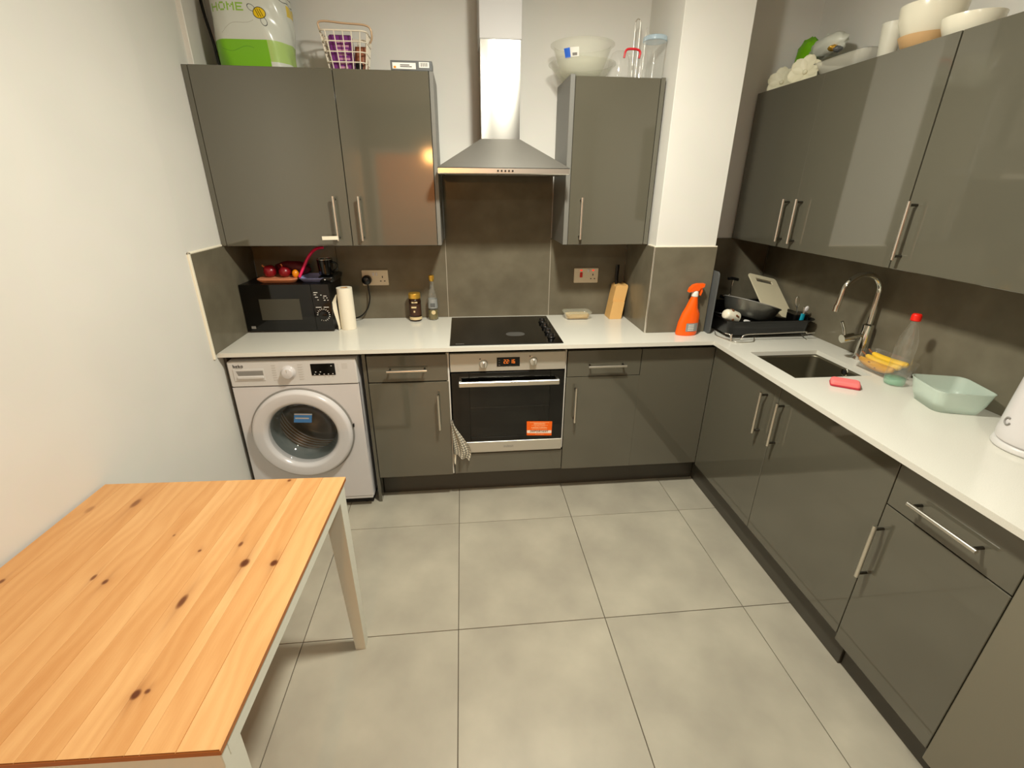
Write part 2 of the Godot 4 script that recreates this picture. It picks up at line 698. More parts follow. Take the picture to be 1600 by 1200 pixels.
	neon.emission = Color(1.0, 0.12, 0.08)
	neon.emission_energy_multiplier = 1.2
	mat("switch_red", Color(0.75, 0.13, 0.1), 0.4)
	mat("socket_white", Color(0.83, 0.78, 0.68), 0.4)
	mat("pine_edge", Color(0.66, 0.38, 0.14), 0.4)
	mat("table_white", Color(0.86, 0.85, 0.79), 0.4)
	mat("paper_white", Color(0.92, 0.89, 0.81), 0.8)
	mat("gold_cap", Color(0.86, 0.68, 0.28), 0.35, 0.7)
	mat("coffee", Color(0.17, 0.08, 0.035), 0.25)
	mat("oil", Color(0.38, 0.33, 0.06), 0.12)
	mat("label_cream", Color(0.84, 0.76, 0.58), 0.6)
	mat("label_brown", Color(0.24, 0.13, 0.06), 0.6)
	mat("label_grey", Color(0.55, 0.56, 0.55), 0.5)
	mat("beech", Color(0.86, 0.68, 0.42), 0.5)
	mat("beech_dark", Color(0.75, 0.56, 0.33), 0.5)
	mat("orange_plastic", Color(0.98, 0.37, 0.03), 0.3)
	mat("grey_board", Color(0.36, 0.37, 0.37), 0.4)
	mat("board_white", Color(0.86, 0.82, 0.7), 0.45)
	mat("board_salmon", Color(0.86, 0.56, 0.4), 0.45)
	mat("pan_grey", Color(0.52, 0.52, 0.49), 0.34, 0.8)
	mat("pan_inside", Color(0.05, 0.045, 0.035), 0.3)
	mat("teal", Color(0.05, 0.58, 0.68), 0.35)
	mat("pink_sponge", Color(0.93, 0.47, 0.46), 0.9)
	mat("red_scourer", Color(0.72, 0.2, 0.25), 0.95)
	mat("red_cap", Color(0.88, 0.12, 0.06), 0.35)
	mat("red_handle", Color(0.8, 0.12, 0.17), 0.35)
	mat("banana", Color(0.93, 0.75, 0.2), 0.5)
	mat("banana_brown", Color(0.52, 0.3, 0.1), 0.6)
	mat("banana_ripe", Color(0.9, 0.66, 0.23), 0.5)
	mat("onion_red", Color(0.5, 0.05, 0.1), 0.3)
	mat("onion_neck", Color(0.72, 0.45, 0.25), 0.6)
	mat("yellow_veg", Color(0.9, 0.55, 0.06), 0.35)
	mat("net_red", Color(0.36, 0.03, 0.07), 0.6)
	mat("net_magenta", Color(0.86, 0.06, 0.33), 0.4)
	mat("tray_blue", Color(0.62, 0.64, 0.82), 0.35)
	mat("purple_pack", Color(0.45, 0.16, 0.47), 0.4)
	mat("pink_print", Color(0.74, 0.52, 0.64), 0.5)
	mat("brown_print", Color(0.55, 0.32, 0.2), 0.5)
	mat("wire_white", Color(0.88, 0.84, 0.76), 0.4)
	mat("copper_wire", Color(0.80, 0.68, 0.55), 0.4, 0.2)
	mat("sticker_blue", Color(0.2, 0.42, 0.85), 0.5)
	mat("sticker_sky", Color(0.3, 0.6, 0.92), 0.5)
	mat("bag_green", Color(0.42, 0.68, 0.04), 0.25)
	mat("bag_white", Color(0.84, 0.85, 0.8), 0.3)
	mat("tan_wood", Color(0.8, 0.65, 0.46), 0.5)
	mat("cream_china", Color(0.9, 0.88, 0.8), 0.2)
	mat("brown_speck", Color(0.42, 0.24, 0.1), 0.5)
	mat("food_beige", Color(0.84, 0.73, 0.52), 0.7)
	mat("green_leaf", Color(0.3, 0.55, 0.12), 0.4)

# ---------------------------------------------------------------- room shell
func room() -> void:
	var fl := Node3D.new()
	fl.name = "floor"
	add_child(fl)
	fl.set_meta("kind", "structure")
	put(fl, "screed", mb().bb(Vector3(-0.3, -0.1, -0.1), Vector3(3.1, -0.004, 7.0), 0), "grout")
	var gx := 1.0838
	var gz := 0.786
	var tx := 0.6014
	var tz := 0.6465
	for i in range(-3, 4):
		for j in range(-2, 10):
			var x0 := maxf(gx + i * tx + 0.0016, -0.29)
			var x1 := minf(gx + (i + 1) * tx - 0.0016, 3.09)
			var z0 := maxf(gz + j * tz + 0.0016, -0.05)
			var z1 := minf(gz + (j + 1) * tz - 0.0016, 6.95)
			if x1 - x0 > 0.02 and z1 - z0 > 0.02:
				put(fl, "tile", mb().bb(Vector3(x0, -0.006, z0), Vector3(x1, 0, z1), 0.0008), "tile_%d" % rng.randi_range(0, 3))
	struct("ceiling", mb().bb(Vector3(-0.3, 2.6, -0.1), Vector3(3.1, 2.7, 7.0), 0), "white_paint")
	struct("wall_back", mb().bb(Vector3(-0.3, 0, -0.1), Vector3(3.1, 2.6, 0.025), 0), "wall_paint")
	struct("wall_right", mb().bb(Vector3(3.02, 0, 0.025), Vector3(3.12, 2.6, 5.0), 0), "wall_paint")
	var up := Transform3D(Basis(Vector3.RIGHT, Vector3(0, 0, 1), Vector3.UP), Vector3.ZERO)   # local xy -> world xz, local z -> up
	struct("wall_left", mb(up).prism(PackedVector2Array([Vector2(0, 0.025), Vector2(0, 0.66), Vector2(-0.058, 2.3), Vector2(-0.152, 5.0), Vector2(-0.3, 5.0), Vector2(-0.3, 0.025)]), 0, 2.6), "wall_paint")
	struct("wall_pillar", mb().bb(Vector3(2.115, 0, 0.025), Vector3(2.43, 2.6, 0.444), 0.002), "wall_paint")
	# far wall behind the camera, with the doorway into the hall
	var wf := Node3D.new()
	wf.name = "wall_front"
	add_child(wf)
	wf.set_meta("kind", "structure")
	put(wf, "wall_panel", mb().bb(Vector3(-0.3, 0, 5.0), Vector3(0.02, 2.6, 5.1), 0), "low_bounce_paint")
	put(wf, "wall_panel", mb().bb(Vector3(0.86, 0, 5.0), Vector3(3.12, 2.6, 5.1), 0), "low_bounce_paint")
	put(wf, "wall_panel", mb().bb(Vector3(0.02, 2.04, 5.0), Vector3(0.86, 2.6, 5.1), 0), "low_bounce_paint")
	var df := struct("door_1", mb().bb(Vector3(-0.04, 0, 4.985), Vector3(0.02, 2.1, 5.0)).bb(Vector3(0.86, 0, 4.985), Vector3(0.92, 2.1, 5.0)).bb(Vector3(0.02, 2.04, 4.985), Vector3(0.86, 2.1, 5.0)), "white_paint")
	df.set_meta("label", "white painted frame round the open hallway doorway")
	var hl := Node3D.new()
	hl.name = "wall_hall"
	add_child(hl)
	hl.set_meta("kind", "structure")
	put(hl, "wall_panel", mb().bb(Vector3(-0.3, 0, 5.1), Vector3(-0.2, 2.6, 7.0), 0), "hall_paint")
	put(hl, "wall_panel", mb().bb(Vector3(1.3, 0, 5.1), Vector3(1.4, 2.6, 7.0), 0), "hall_paint")
	put(hl, "wall_panel", mb().bb(Vector3(-0.2, 0, 6.6), Vector3(1.3, 2.6, 6.7), 0), "hall_paint")
	struct("trim_1", mb().bb(Vector3(-0.004, 2.1, 0.04), Vector3(0.022, 2.6, 0.27), 0.002), "white_paint").set_meta("label", "white boxing strip in the wall corner above the left cabinets")

# ---------------------------------------------------------------- worktop, splashbacks
const WY := 0.919
func worktop_and_splash() -> void:
	var o := thing("worktop", "white quartz L-shaped worktop running round the corner of the kitchen", "worktop", Vector3(1.2, 0.899, 0.3))
	var top := mb()
	var y0 := 0.899
	var b := 0.0
	top.bb(Vector3(0.001, y0, 0.026), Vector3(2.411, WY, 0.622), b)                # back run
	top.bb(Vector3(2.411, y0, 0.026), Vector3(2.498, WY, 2.75), b)                  # right run, round the sink opening
	top.bb(Vector3(2.498, y0, 0.026), Vector3(2.842, WY, 0.80), b)
	top.bb(Vector3(2.498, y0, 1.13), Vector3(2.842, WY, 2.75), b)
	top.bb(Vector3(2.842, y0, 0.026), Vector3(3.012, WY, 2.75), b)
	put(o, "slab", top, "quartz")
	# splashbacks: each a few large grey tiles
	var s := thing("splashback", "grey tiled splashback along the back wall behind the hob", "splashback", Vector3(1.0, WY, 0.03))
	for a in [[0.009, 0.448, 1.366], [0.450, 1.0515, 1.366], [1.0535, 1.6525, 1.70], [1.6545, 2.103, 1.366]]:
		put(s, "tile", mb().bb(Vector3(a[0], WY, 0.026), Vector3(a[1], a[2], 0.04), 0.0008), "splash_tile")
	for jx in [1.0525, 1.6535]:
		put(s, "joint", mb().bb(Vector3(jx - 0.002, WY, 0.027), Vector3(jx + 0.002, 1.36, 0.0405), 0), "grout_pale", "pale grout line")
	s = thing("splashback", "grey splashback panel on the left wall beside the microwave", "splashback", Vector3(0, WY, 0.3))
	put(s, "tile", mb().bb(Vector3(0.0005, WY, 0.042), Vector3(0.008, 1.366, 0.64), 0.0008), "splash_tile")
	put(s, "edge_trim", mb().bb(Vector3(-0.012, WY - 0.02, 0.64), Vector3(0.0085, 1.376, 0.656), 0.003).bb(Vector3(-0.012, 1.366, 0.352), Vector3(0.0085, 1.376, 0.656), 0.003), "trim_cream", "cream edge bead")
	s = thing("splashback", "grey tiled splashback wrapping the white pillar behind the orange spray", "splashback", Vector3(2.2, WY, 0.45))
	put(s, "tile", mb().bb(Vector3(2.105, WY, 0.042), Vector3(2.1145, 1.363, 0.448), 0.0008), "splash_tile")
	put(s, "tile", mb().bb(Vector3(2.112, WY, 0.4445), Vector3(2.436, 1.363, 0.453), 0.0008), "splash_tile")
	put(s, "corner_trim", mb().bb(Vector3(2.1035, WY, 0.4465), Vector3(2.113, 1.364, 0.455), 0.002), "handle_steel", "pale metal corner strip")
	put(s, "edge_trim", mb().bb(Vector3(2.108, 1.363, 0.4445), Vector3(2.436, 1.369, 0.452), 0.001).bb(Vector3(2.107, 1.363, 0.36), Vector3(2.1145, 1.369, 0.447), 0.001), "trim_cream")
	s = thing("splashback", "grey tiled splashback along the right wall behind the tap", "splashback", Vector3(2.99, WY, 1.2))
	put(s, "tile", mb().bb(Vector3(2.438, WY, 0.026), Vector3(2.985, 1.366, 0.04), 0.0008), "splash_tile")
	put(s, "tile", mb().bb(Vector3(2.985, WY, 0.042), Vector3(2.996, 1.366, 2.75), 0.0008), "splash_tile")
	struct("trim_2", mb().bb(Vector3(2.996, WY, 0.042), Vector3(3.02, 1.366, 2.75), 0), "splash_tile")

# ---------------------------------------------------------------- cabinets
func bar(parent: Node, a: Vector3, b: Vector3, out: Vector3, r := 0.0064) -> void:     # bar handle in front of a door
	var h := mb()
	var d := (b - a).normalized()
	h.rod(a + out, b + out, r, 12)
	put(parent, "handle", h, "handle_steel", "brushed steel bar handle")
	h = mb()
	for t in [0.013, -0.013]:
		var q: Vector3 = (a if t > 0 else b) + d * t
		h = mb().rod(q + out * 0.01, q + out * 0.85, r * 0.75, 10)
		put(parent, "handle_mount", h, "mount_steel")

const ZD := 0.57
func base_units() -> void:
	var fz := 0.019
	# drawer unit left of the oven
	var o := thing("drawer_cabinet", "narrow dark grey drawer cabinet between washing machine and oven", "cabinet", Vector3(0.85, 0, 0.3))
	put(o, "end_panel", mb().bb(Vector3(0.636, 0, 0.05), Vector3(0.654, 0.875, 0.562)), "door_gloss")
	put(o, "body", mb().bb(Vector3(0.656, 0.15, 0.05), Vector3(1.044, 0.872, 0.546)), "shadow_rail")
	put(o, "carcass_edge", mb().bb(Vector3(1.0475, 0.165, 0.06), Vector3(1.0625, 0.872, 0.5635)), "carcass_white", "white carcass edge")
	var d := put(o, "drawer", mb().bb(Vector3(0.660, 0.728, ZD - fz), Vector3(1.054, 0.868, ZD)), "door_gloss")
	bar(d, Vector3(0.757, 0.796, ZD), Vector3(0.953, 0.796, ZD), Vector3(0, 0, 0.033))
	d = put(o, "door", mb().bb(Vector3(0.658, 0.163, ZD - fz), Vector3(1.056, 0.722, ZD)), "door_gloss")
	bar(d, Vector3(1.0, 0.462, ZD), Vector3(1.0, 0.66, ZD), Vector3(0, 0, 0.033))
	# drawer unit right of the oven
	o = thing("drawer_cabinet", "dark grey drawer cabinet right of the oven, in the corner", "cabinet", Vector3(2.05, 0, 0.3))
	put(o, "body", mb().bb(Vector3(1.664, 0.15, 0.05), Vector3(2.1, 0.872, 0.546)).bb(Vector3(2.1, 0.15, 0.46), Vector3(2.455, 0.872, 0.546)), "shadow_rail")
	put(o, "carcass_edge", mb().bb(Vector3(1.6575, 0.3, 0.06), Vector3(1.6635, 0.872, 0.5635)), "carcass_white", "white carcass edge")
	d = put(o, "drawer", mb().bb(Vector3(1.668, 0.726, ZD - fz), Vector3(2.058, 0.868, ZD)), "door_gloss")
	bar(d, Vector3(1.772, 0.79, ZD), Vector3(1.973, 0.79, ZD), Vector3(0, 0, 0.033))
	d = put(o, "door", mb().bb(Vector3(1.666, 0.163, ZD - fz), Vector3(2.0603, 0.7235, ZD), 0.0004), "door_gloss")
	bar(d, Vector3(1.716, 0.473, ZD), Vector3(1.716, 0.673, ZD), Vector3(0, 0, 0.033))
	put(o, "corner_panel", mb().bb(Vector3(2.0607, 0.163, ZD - fz), Vector3(2.457, 0.868, ZD), 0.0004), "door_gloss")
	# oven housing fascia
	o = thing("oven_housing", "dark grey fascia panel of the oven housing below the oven", "cabinet", Vector3(1.36, 0, 0.3))
	put(o, "fascia", mb().bb(Vector3(1.068, 0.163, ZD - fz - 0.006), Vector3(1.664, 0.285, ZD - 0.006)), "door_gloss")
	put(o, "shelf", mb().bb(Vector3(1.066, 0.286, 0.06), Vector3(1.6565, 0.294, 0.55)), "carcass_white")
	# plinths
	var p := thing("plinth", "dark grey plinth below the cabinets of the back run", "plinth", Vector3(1.5, 0, 0.48))
	put(p, "board", mb().bb(Vector3(0.656, 0, 0.462), Vector3(2.498, 0.15, 0.48)), "plinth_grey")
	p = thing("plinth", "dark grey plinth below the sink and drawer cabinets of the right run", "plinth", Vector3(2.51, 0, 1.2))
	put(p, "board", mb().bb(Vector3(2.498, 0, 0.482), Vector3(2.516, 0.15, 1.712)), "plinth_grey")
	put(p, "board", mb().bb(Vector3(2.508, 0, 1.714), Vector3(2.526, 0.15, 2.07)), "plinth_grey")
	# sink unit: two doors
	var dx := 2.457
	o = thing("sink_cabinet", "dark grey double-door cabinet under the sink", "cabinet", Vector3(2.75, 0, 1.1))
	put(o, "body", mb().bb(Vector3(2.48, 0.15, 0.575), Vector3(2.496, 0.885, 1.695)).bb(Vector3(2.497, 0.15, 0.575), Vector3(3.0, 0.168, 1.695)), "shadow_rail")
	d = put(o, "door", mb().bb(Vector3(dx, 0.15, 0.573), Vector3(dx + fz, 0.884, 1.119)), "door_gloss")
	bar(d, Vector3(dx, 0.62, 1.045), Vector3(dx, 0.82, 1.045), Vector3(-0.033, 0, 0))
	d = put(o, "door", mb().bb(Vector3(dx, 0.15, 1.122), Vector3(dx + fz, 0.884, 1.6985)), "door_gloss")
	bar(d, Vector3(dx, 0.62, 1.16), Vector3(dx, 0.82, 1.16), Vector3(-0.033, 0, 0))
	# drawer unit near the camera
	o = thing("drawer_cabinet", "dark grey drawer cabinet right of the sink cabinet, nearest the camera", "cabinet", Vector3(2.75, 0, 1.88))
	put(o, "body", mb().bb(Vector3(2.48, 0.15, 1.70), Vector3(3.0, 0.885, 2.068)), "shadow_rail")
	d = put(o, "drawer", mb().bb(Vector3(dx, 0.7265, 1.702), Vector3(dx + fz, 0.884, 2.068)), "door_gloss")
	bar(d, Vector3(dx, 0.792, 1.787), Vector3(dx, 0.792, 1.987), Vector3(-0.033, 0, 0))
	d = put(o, "door", mb().bb(Vector3(dx, 0.125, 1.7015), Vector3(dx + fz, 0.7225, 2.068)), "door_gloss")
	bar(d, Vector3(dx, 0.446, 1.722), Vector3(dx, 0.655, 1.722), Vector3(-0.033, 0, 0))
	# pale end panel, cut by the frame
	o = thing("appliance_door", "paler grey appliance door at the near end of the right run", "appliance", Vector3(2.75, 0, 2.35))
	put(o, "body", mb().bb(Vector3(2.48, 0.09, 2.075), Vector3(3.0, 0.88, 2.66)), "shadow_rail")
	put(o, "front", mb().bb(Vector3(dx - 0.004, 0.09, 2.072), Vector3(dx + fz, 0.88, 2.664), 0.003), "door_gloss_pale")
	for z in [2.09, 2.62]:
		put(o, "foot", mb(X(Vector3(2.49, 0, z))).lathe([Vector2(0.018, 0), Vector2(0.018, 0.012), Vector2(0.018, 0.012), Vector2(0.008, 0.014), Vector2(0.008, 0.095)], 14), "grey_plastic")

func wall_units() -> void:
	var y0 := 1.367
	var y1 := 2.102
	var zf := 0.35
	var fz := 0.019
	var o := thing("wall_cabinet", "widest dark grey wall cabinet above the microwave", "cabinet", Vector3(0.3, y0, 0.18))
	put(o, "filler_strip", mb().bb(Vector3(0.001, y0, 0.30), Vector3(0.026, y1, zf - 0.004)), "door_gloss")
	put(o, "body", mb().bb(Vector3(0.027, y0 + 0.002, 0.026), Vector3(0.6145, y1 - 0.002, zf - fz - 0.002)), "carcass_grey")
	var d := put(o, "door", mb().bb(Vector3(0.0285, y0, zf - fz), Vector3(0.6135, y1, zf)), "door_gloss")
	bar(d, Vector3(0.5575, 1.393, zf), Vector3(0.5575, 1.592, zf), Vector3(0, 0, 0.033))
	o = thing("wall_cabinet", "dark grey wall cabinet left of the cooker hood", "cabinet", Vector3(0.83, y0, 0.18))
	put(o, "body", mb().bb(Vector3(0.6155, y0 + 0.002, 0.026), Vector3(1.024, y1 - 0.002, zf - fz - 0.002)), "carcass_grey")
	d = put(o, "door", mb().bb(Vector3(0.6165, y0, zf - fz), Vector3(1.0255, y1, zf)), "door_gloss")
	bar(d, Vector3(0.672, 1.393, zf), Vector3(0.672, 1.592, zf), Vector3(0, 0, 0.033))
	put(o, "end_panel", mb().bb(Vector3(1.0275, y0, 0.041), Vector3(1.0465, y1, zf + 0.002)), "carcass_grey", "grey end panel")
	o = thing("wall_cabinet", "narrow dark grey wall cabinet between cooker hood and white pillar", "cabinet", Vector3(1.88, y0, 0.18))
	put(o, "end_panel", mb().bb(Vector3(1.658, y0, 0.041), Vector3(1.681, y1 + 0.006, zf + 0.004)), "carcass_grey", "grey end panel")
	put(o, "body", mb().bb(Vector3(1.6825, y0 + 0.002, 0.026), Vector3(2.082, y1 - 0.002, zf - fz - 0.002)), "carcass_grey")
	d = put(o, "door", mb().bb(Vector3(1.6835, y0, zf - fz), Vector3(2.081, y1, zf)), "door_gloss")
	bar(d, Vector3(1.74, 1.395, zf), Vector3(1.74, 1.592, zf), Vector3(0, 0, 0.033))
	put(o, "filler_strip", mb().bb(Vector3(2.083, y0, 0.30), Vector3(2.104, y1 + 0.002, zf + 0.002)), "door_gloss")
	# right wall
	var xf := 2.737
	o = thing("wall_cabinet", "dark grey double-door wall cabinet in the far corner above the dish rack", "cabinet", Vector3(2.88, y0, 0.6))
	put(o, "body", mb().bb(Vector3(xf + fz + 0.002, y0 + 0.002, 0.05), Vector3(3.018, y1 - 0.002, 1.154)), "carcass_grey")
	d = put(o, "door", mb().bb(Vector3(xf, y0, 0.048), Vector3(xf + fz, y1, 0.5498), 0.0004), "door_gloss")
	bar(d, Vector3(xf, 1.395, 0.5), Vector3(xf, 1.592, 0.5), Vector3(-0.033, 0, 0))
	d = put(o, "door", mb().bb(Vector3(xf, y0, 0.5502), Vector3(xf + fz, y1, 1.153), 0.0004), "door_gloss")
	bar(d, Vector3(xf, 1.394, 0.595), Vector3(xf, 1.594, 0.595), Vector3(-0.033, 0, 0))
	o = thing("wall_cabinet", "dark grey wall cabinet above the kettle, cut by the right picture edge", "cabinet", Vector3(2.88, y0, 1.5))
	put(o, "body", mb().bb(Vector3(xf + fz + 0.002, y0 + 0.002, 1.158), Vector3(3.018, y1 - 0.002, 2.35)), "carcass_grey")
	d = put(o, "door", mb().bb(Vector3(xf, y0, 1.158), Vector3(xf + fz, y1, 1.755)), "door_gloss")
	bar(d, Vector3(xf, 1.402, 1.192), Vector3(xf, 1.602, 1.192), Vector3(-0.033, 0, 0))
	put(o, "door", mb().bb(Vector3(xf, y0, 1.758), Vector3(xf + fz, y1, 2.35)), "door_gloss")

func hood() -> void:
	var o := thing("cooker_hood", "brushed steel chimney cooker hood above the hob", "cooker hood", Vector3(1.348, 1.69, 0.25))
	var x0 := 1.049
	var x1 := 1.646
	var zf := 0.5
	# canopy: a low pyramid up to the chimney
	var a := [Vector3(x0, 1.7165, 0.041), Vector3(x1, 1.7165, 0.041), Vector3(x1, 1.7165, zf), Vector3(x0, 1.7165, zf)]
	var t := [Vector3(1.254, 1.848, 0.041), Vector3(1.44, 1.848, 0.041), Vector3(1.44, 1.848, 0.285), Vector3(1.254, 1.848, 0.285)]
	var cn := mb()
	var mid := Vector3(1.35, 1.72, 0.2)
	for k in 4:
		var q := (k + 1) % 4
		cn.poly([a[k], a[q], t[q], t[k]], mid, [Vector2(0, 0), Vector2(1, 0), Vector2(0.7, 1), Vector2(0.3, 1)])
	cn.poly(t, mid)
	put(o, "canopy", cn, "hood_steel")
	put(o, "front_lip", mb().bb(Vector3(x0, 1.69, zf - 0.018), Vector3(x1, 1.7165, zf), 0.003).bb(Vector3(x0, 1.69, 0.041), Vector3(x0 + 0.012, 1.7165, zf - 0.02)).bb(Vector3(x1 - 0.012, 1.69, 0.041), Vector3(x1, 1.7165, zf - 0.02)), "handle_steel")
	for k in 5:
		put(o, "button", mb(X(Vector3(1.318 + k * 0.0165, 1.7035, zf - 0.002), euler(90, 0, 0))).lathe([Vector2(0.0, 0.006), Vector2(0.0042, 0.006), Vector2(0.0042, 0.006), Vector2(0.0042, 0)], 12), "black_plastic")
	for k in 2:
		var f := mb()
		var xs := x0 + 0.02 + k * 0.282
		f.bb(Vector3(xs, 1.692, 0.07), Vector3(xs + 0.275, 1.6985, zf - 0.03), 0.002)
		put(o, "filter", f, "steel")
	put(o, "underside", mb().bb(Vector3(x0 + 0.013, 1.70, 0.043), Vector3(x1 - 0.013, 1.712, zf - 0.02)), "grey_plastic")
	var lo := mb()
	var c := Vector3(1.347, 2.05, 0.15)
	for s in [[Vector3(1.256, 0, 0.041), Vector3(1.256, 0, 0.283)], [Vector3(1.256, 0, 0.283), Vector3(1.438, 0, 0.283)], [Vector3(1.438, 0, 0.283), Vector3(1.438, 0, 0.041)]]:
		var p0: Vector3 = s[0]
		var p1: Vector3 = s[1]
		lo.poly([p0 + Vector3(0, 1.846, 0), p1 + Vector3(0, 1.846, 0), p1 + Vector3(0, 2.243, 0), p0 + Vector3(0, 2.243, 0)], c, [Vector2(0, 0), Vector2(1, 0), Vector2(1, 1), Vector2(0, 1)])
	put(o, "chimney", lo, "flue_steel", "brushed steel lower flue")
	put(o, "upper_flue", mb().bb(Vector3(1.2535, 2.243, 0.041), Vector3(1.4435, 2.6, 0.287), 0.002), "film_white", "upper flue under white film")

# ---------------------------------------------------------------- appliances
func washing_machine() -> void:
	var o := thing("washing_machine", "white front-loading washing machine under the worktop at the left wall", "washing machine", Vector3(0.32, 0, 0.33))
	var x0 := 0.024
	var x1 := 0.617
	var zf := 0.60
	put(o, "body", mb().bb(Vector3(x0, 0.055, 0.06), Vector3(x0 + 0.006, 0.868, 0.575)).bb(Vector3(x1 - 0.006, 0.055, 0.06), Vector3(x1, 0.868, 0.575)).bb(Vector3(x0 + 0.006, 0.86, 0.06), Vector3(x1 - 0.006, 0.868, 0.575)).bb(Vector3(x0 + 0.006, 0.055, 0.06), Vector3(x1 - 0.006, 0.06, 0.575)), "white_enamel")
	var hc := Vector2(0.316, 0.477)
	var c := Vector3((x0 + x1) / 2, (0.075 + 0.737) / 2, 0)
	put(o, "front_panel", mb().plate_hole(c, x1 - x0, 0.737 - 0.075, Vector2(hc.x - c.x, hc.y - c.y), 0.172, 0.575, zf), "white_enamel")
	put(o, "kick_panel", mb().bb(Vector3(x0 + 0.002, 0.055, 0.576), Vector3(x1 - 0.002, 0.0735, zf - 0.002), 0.003), "white_plastic")
	# control panel with raised edge
	var cp := put(o, "control_panel", mb().bb(Vector3(x0, 0.740, 0.575), Vector3(x1, 0.869, zf + 0.004), 0.005), "white_plastic")
	var fz := zf + 0.004
	var dr := put(o, "detergent_drawer", mb().bb(Vector3(x0 + 0.022, 0.772, fz), Vector3(0.188, 0.832, fz + 0.003), 0.002), "white_plastic")
	put(dr, "grip", mb().prism(PackedVector2Array([Vector2(0.060, 0.823), Vector2(0.182, 0.823), Vector2(0.182, 0.8), Vector2(0.068, 0.8)]), fz + 0.0032, fz + 0.0036), "grey_plastic", "shaded grip recess")
	put(dr, "grip_lip", mb().bb(Vector3(0.062, 0.783, fz + 0.003), Vector3(0.184, 0.798, fz + 0.009), 0.003), "white_plastic")
	lettering(o, "logo", "beko", X(Vector3(0.0725, 0.846, fz + 0.0005)), 0.0145, "black_plastic", 700)
	put(cp, "underline", mb().bb(Vector3(0.056, 0.8345, fz), Vector3(0.09, 0.836, fz + 0.0006), 0), "print_grey")
	# dial
	var dial := put(o, "dial", mb(X(Vector3(0.298, 0.81, fz), euler(90, 0, 0))).lathe([Vector2(0.034, 0), Vector2(0.034, 0.006), Vector2(0.034, 0.006), Vector2(0.029, 0.008), Vector2(0.026, 0.022), Vector2(0.023, 0.026), Vector2(0.0, 0.027)], 36), "white_enamel")
	put(dial, "pointer", mb().bb(Vector3(0.2965, 0.816, fz + 0.0262), Vector3(0.2995, 0.833, fz + 0.028), 0.0005), "print_pale")
	for s in 2:
		var marks := mb()
		for k in 7:
			var y := 0.848 - k * 0.0125
			var xx := 0.222 if s == 0 else 0.343
			marks.bb(Vector3(xx, y - 0.001, fz), Vector3(xx + 0.02 + 0.008 * ((k * 3 + s) % 3) / 2.0, y + 0.001, fz + 0.0005), 0)
			marks.bb(Vector3(xx, y - 0.0045, fz), Vector3(xx + 0.018, y - 0.003, fz + 0.0005), 0)
		put(cp, "printed_scale", marks, "print_pale", "pale grey programme scale").set_meta("kind", "stuff")
	var disp := put(o, "display", mb().bb(Vector3(0.403, 0.790, fz), Vector3(0.516, 0.850, fz + 0.0022), 0.001), "black_gloss")
	var dots := mb()
	for p in [[0.424, 0.808], [0.446, 0.808], [0.418, 0.796], [0.44, 0.7955], [0.462, 0.796], [0.482, 0.796], [0.503, 0.797], [0.5, 0.838]]:
		dots.bb(Vector3(p[0] - 0.003, p[1] - 0.0015, fz + 0.002), Vector3(p[0] + 0.003, p[1] + 0.0015, fz + 0.0028), 0)
	put(disp, "indicator", dots, "print_white").set_meta("kind", "stuff")
	var mk := mb()
	for k in 5:
		mk.bb(Vector3(0.526, 0.842 - k * 0.0085, fz), Vector3(0.533, 0.844 - k * 0.0085, fz + 0.0005), 0)
		mk.bb(Vector3(0.548, 0.845 - k * 0.006, fz), Vector3(0.575, 0.8465 - k * 0.006, fz + 0.0005), 0)
	for k in 3:
		mk.bb(Vector3(0.46 + k * 0.018, 0.780, fz), Vector3(0.468 + k * 0.018, 0.784, fz + 0.0005), 0)
	put(cp, "printed_symbol", mk, "print_pale").set_meta("kind", "stuff")
	# door: white ring, glass bowl, gasket, drum
	var cen := Vector3(hc.x, hc.y, zf)
	var face := X(cen, euler(90, 0, 0))
	var door := put(o, "door", mb(face).lathe([Vector2(0.243, 0.002), Vector2(0.242, 0.02), Vector2(0.236, 0.033), Vector2(0.226, 0.038), Vector2(0.188, 0.036), Vector2(0.176, 0.03), Vector2(0.168, 0.012), Vector2(0.166, 0.002)], 64), "white_enamel", "round white door ring")
	put(door, "seal_ring", mb(face).lathe([Vector2(0.250, 0.0), Vector2(0.250, 0.006), Vector2(0.250, 0.006), Vector2(0.2435, 0.008)], 64), "grey_plastic", "grey rim round the door")
	put(door, "latch", mb().bb(Vector3(hc.x + 0.247, hc.y + 0.026, zf + 0.001), Vector3(hc.x + 0.254, hc.y + 0.044, zf + 0.012)), "black_plastic")
	put(door, "door_glass", mb(face).lathe([Vector2(0.168, 0.014), Vector2(0.158, 0.006), Vector2(0.145, -0.03), Vector2(0.12, -0.062), Vector2(0.07, -0.074), Vector2(0.0, -0.076)], 48), "door_glass")
	put(o, "gasket", mb(face).lathe([Vector2(0.1735, -0.022), Vector2(0.168, -0.03), Vector2(0.165, -0.06), Vector2(0.145, -0.085), Vector2(0.15, -0.1)], 48), "gasket_grey")
	var drum := put(o, "drum", mb(face).lathe([Vector2(0.0, -0.38), Vector2(0.21, -0.38), Vector2(0.21, -0.38), Vector2(0.235, -0.36), Vector2(0.235, -0.11), Vector2(0.15, -0.10)], 48), "drum_steel")
	var ribs := mb(face)
	for k in 9:
		var rp := []
		for j in 25:
			var a := PI * 0.02 + PI * 0.96 * j / 24
			rp.append(Vector3(0.232 * cos(a), -0.13 - k * 0.026, 0.232 * sin(a)))
		ribs.tube(rp, 0.004, 6)
	put(drum, "drum_rib", ribs, "handle_steel").set_meta("kind", "stuff")
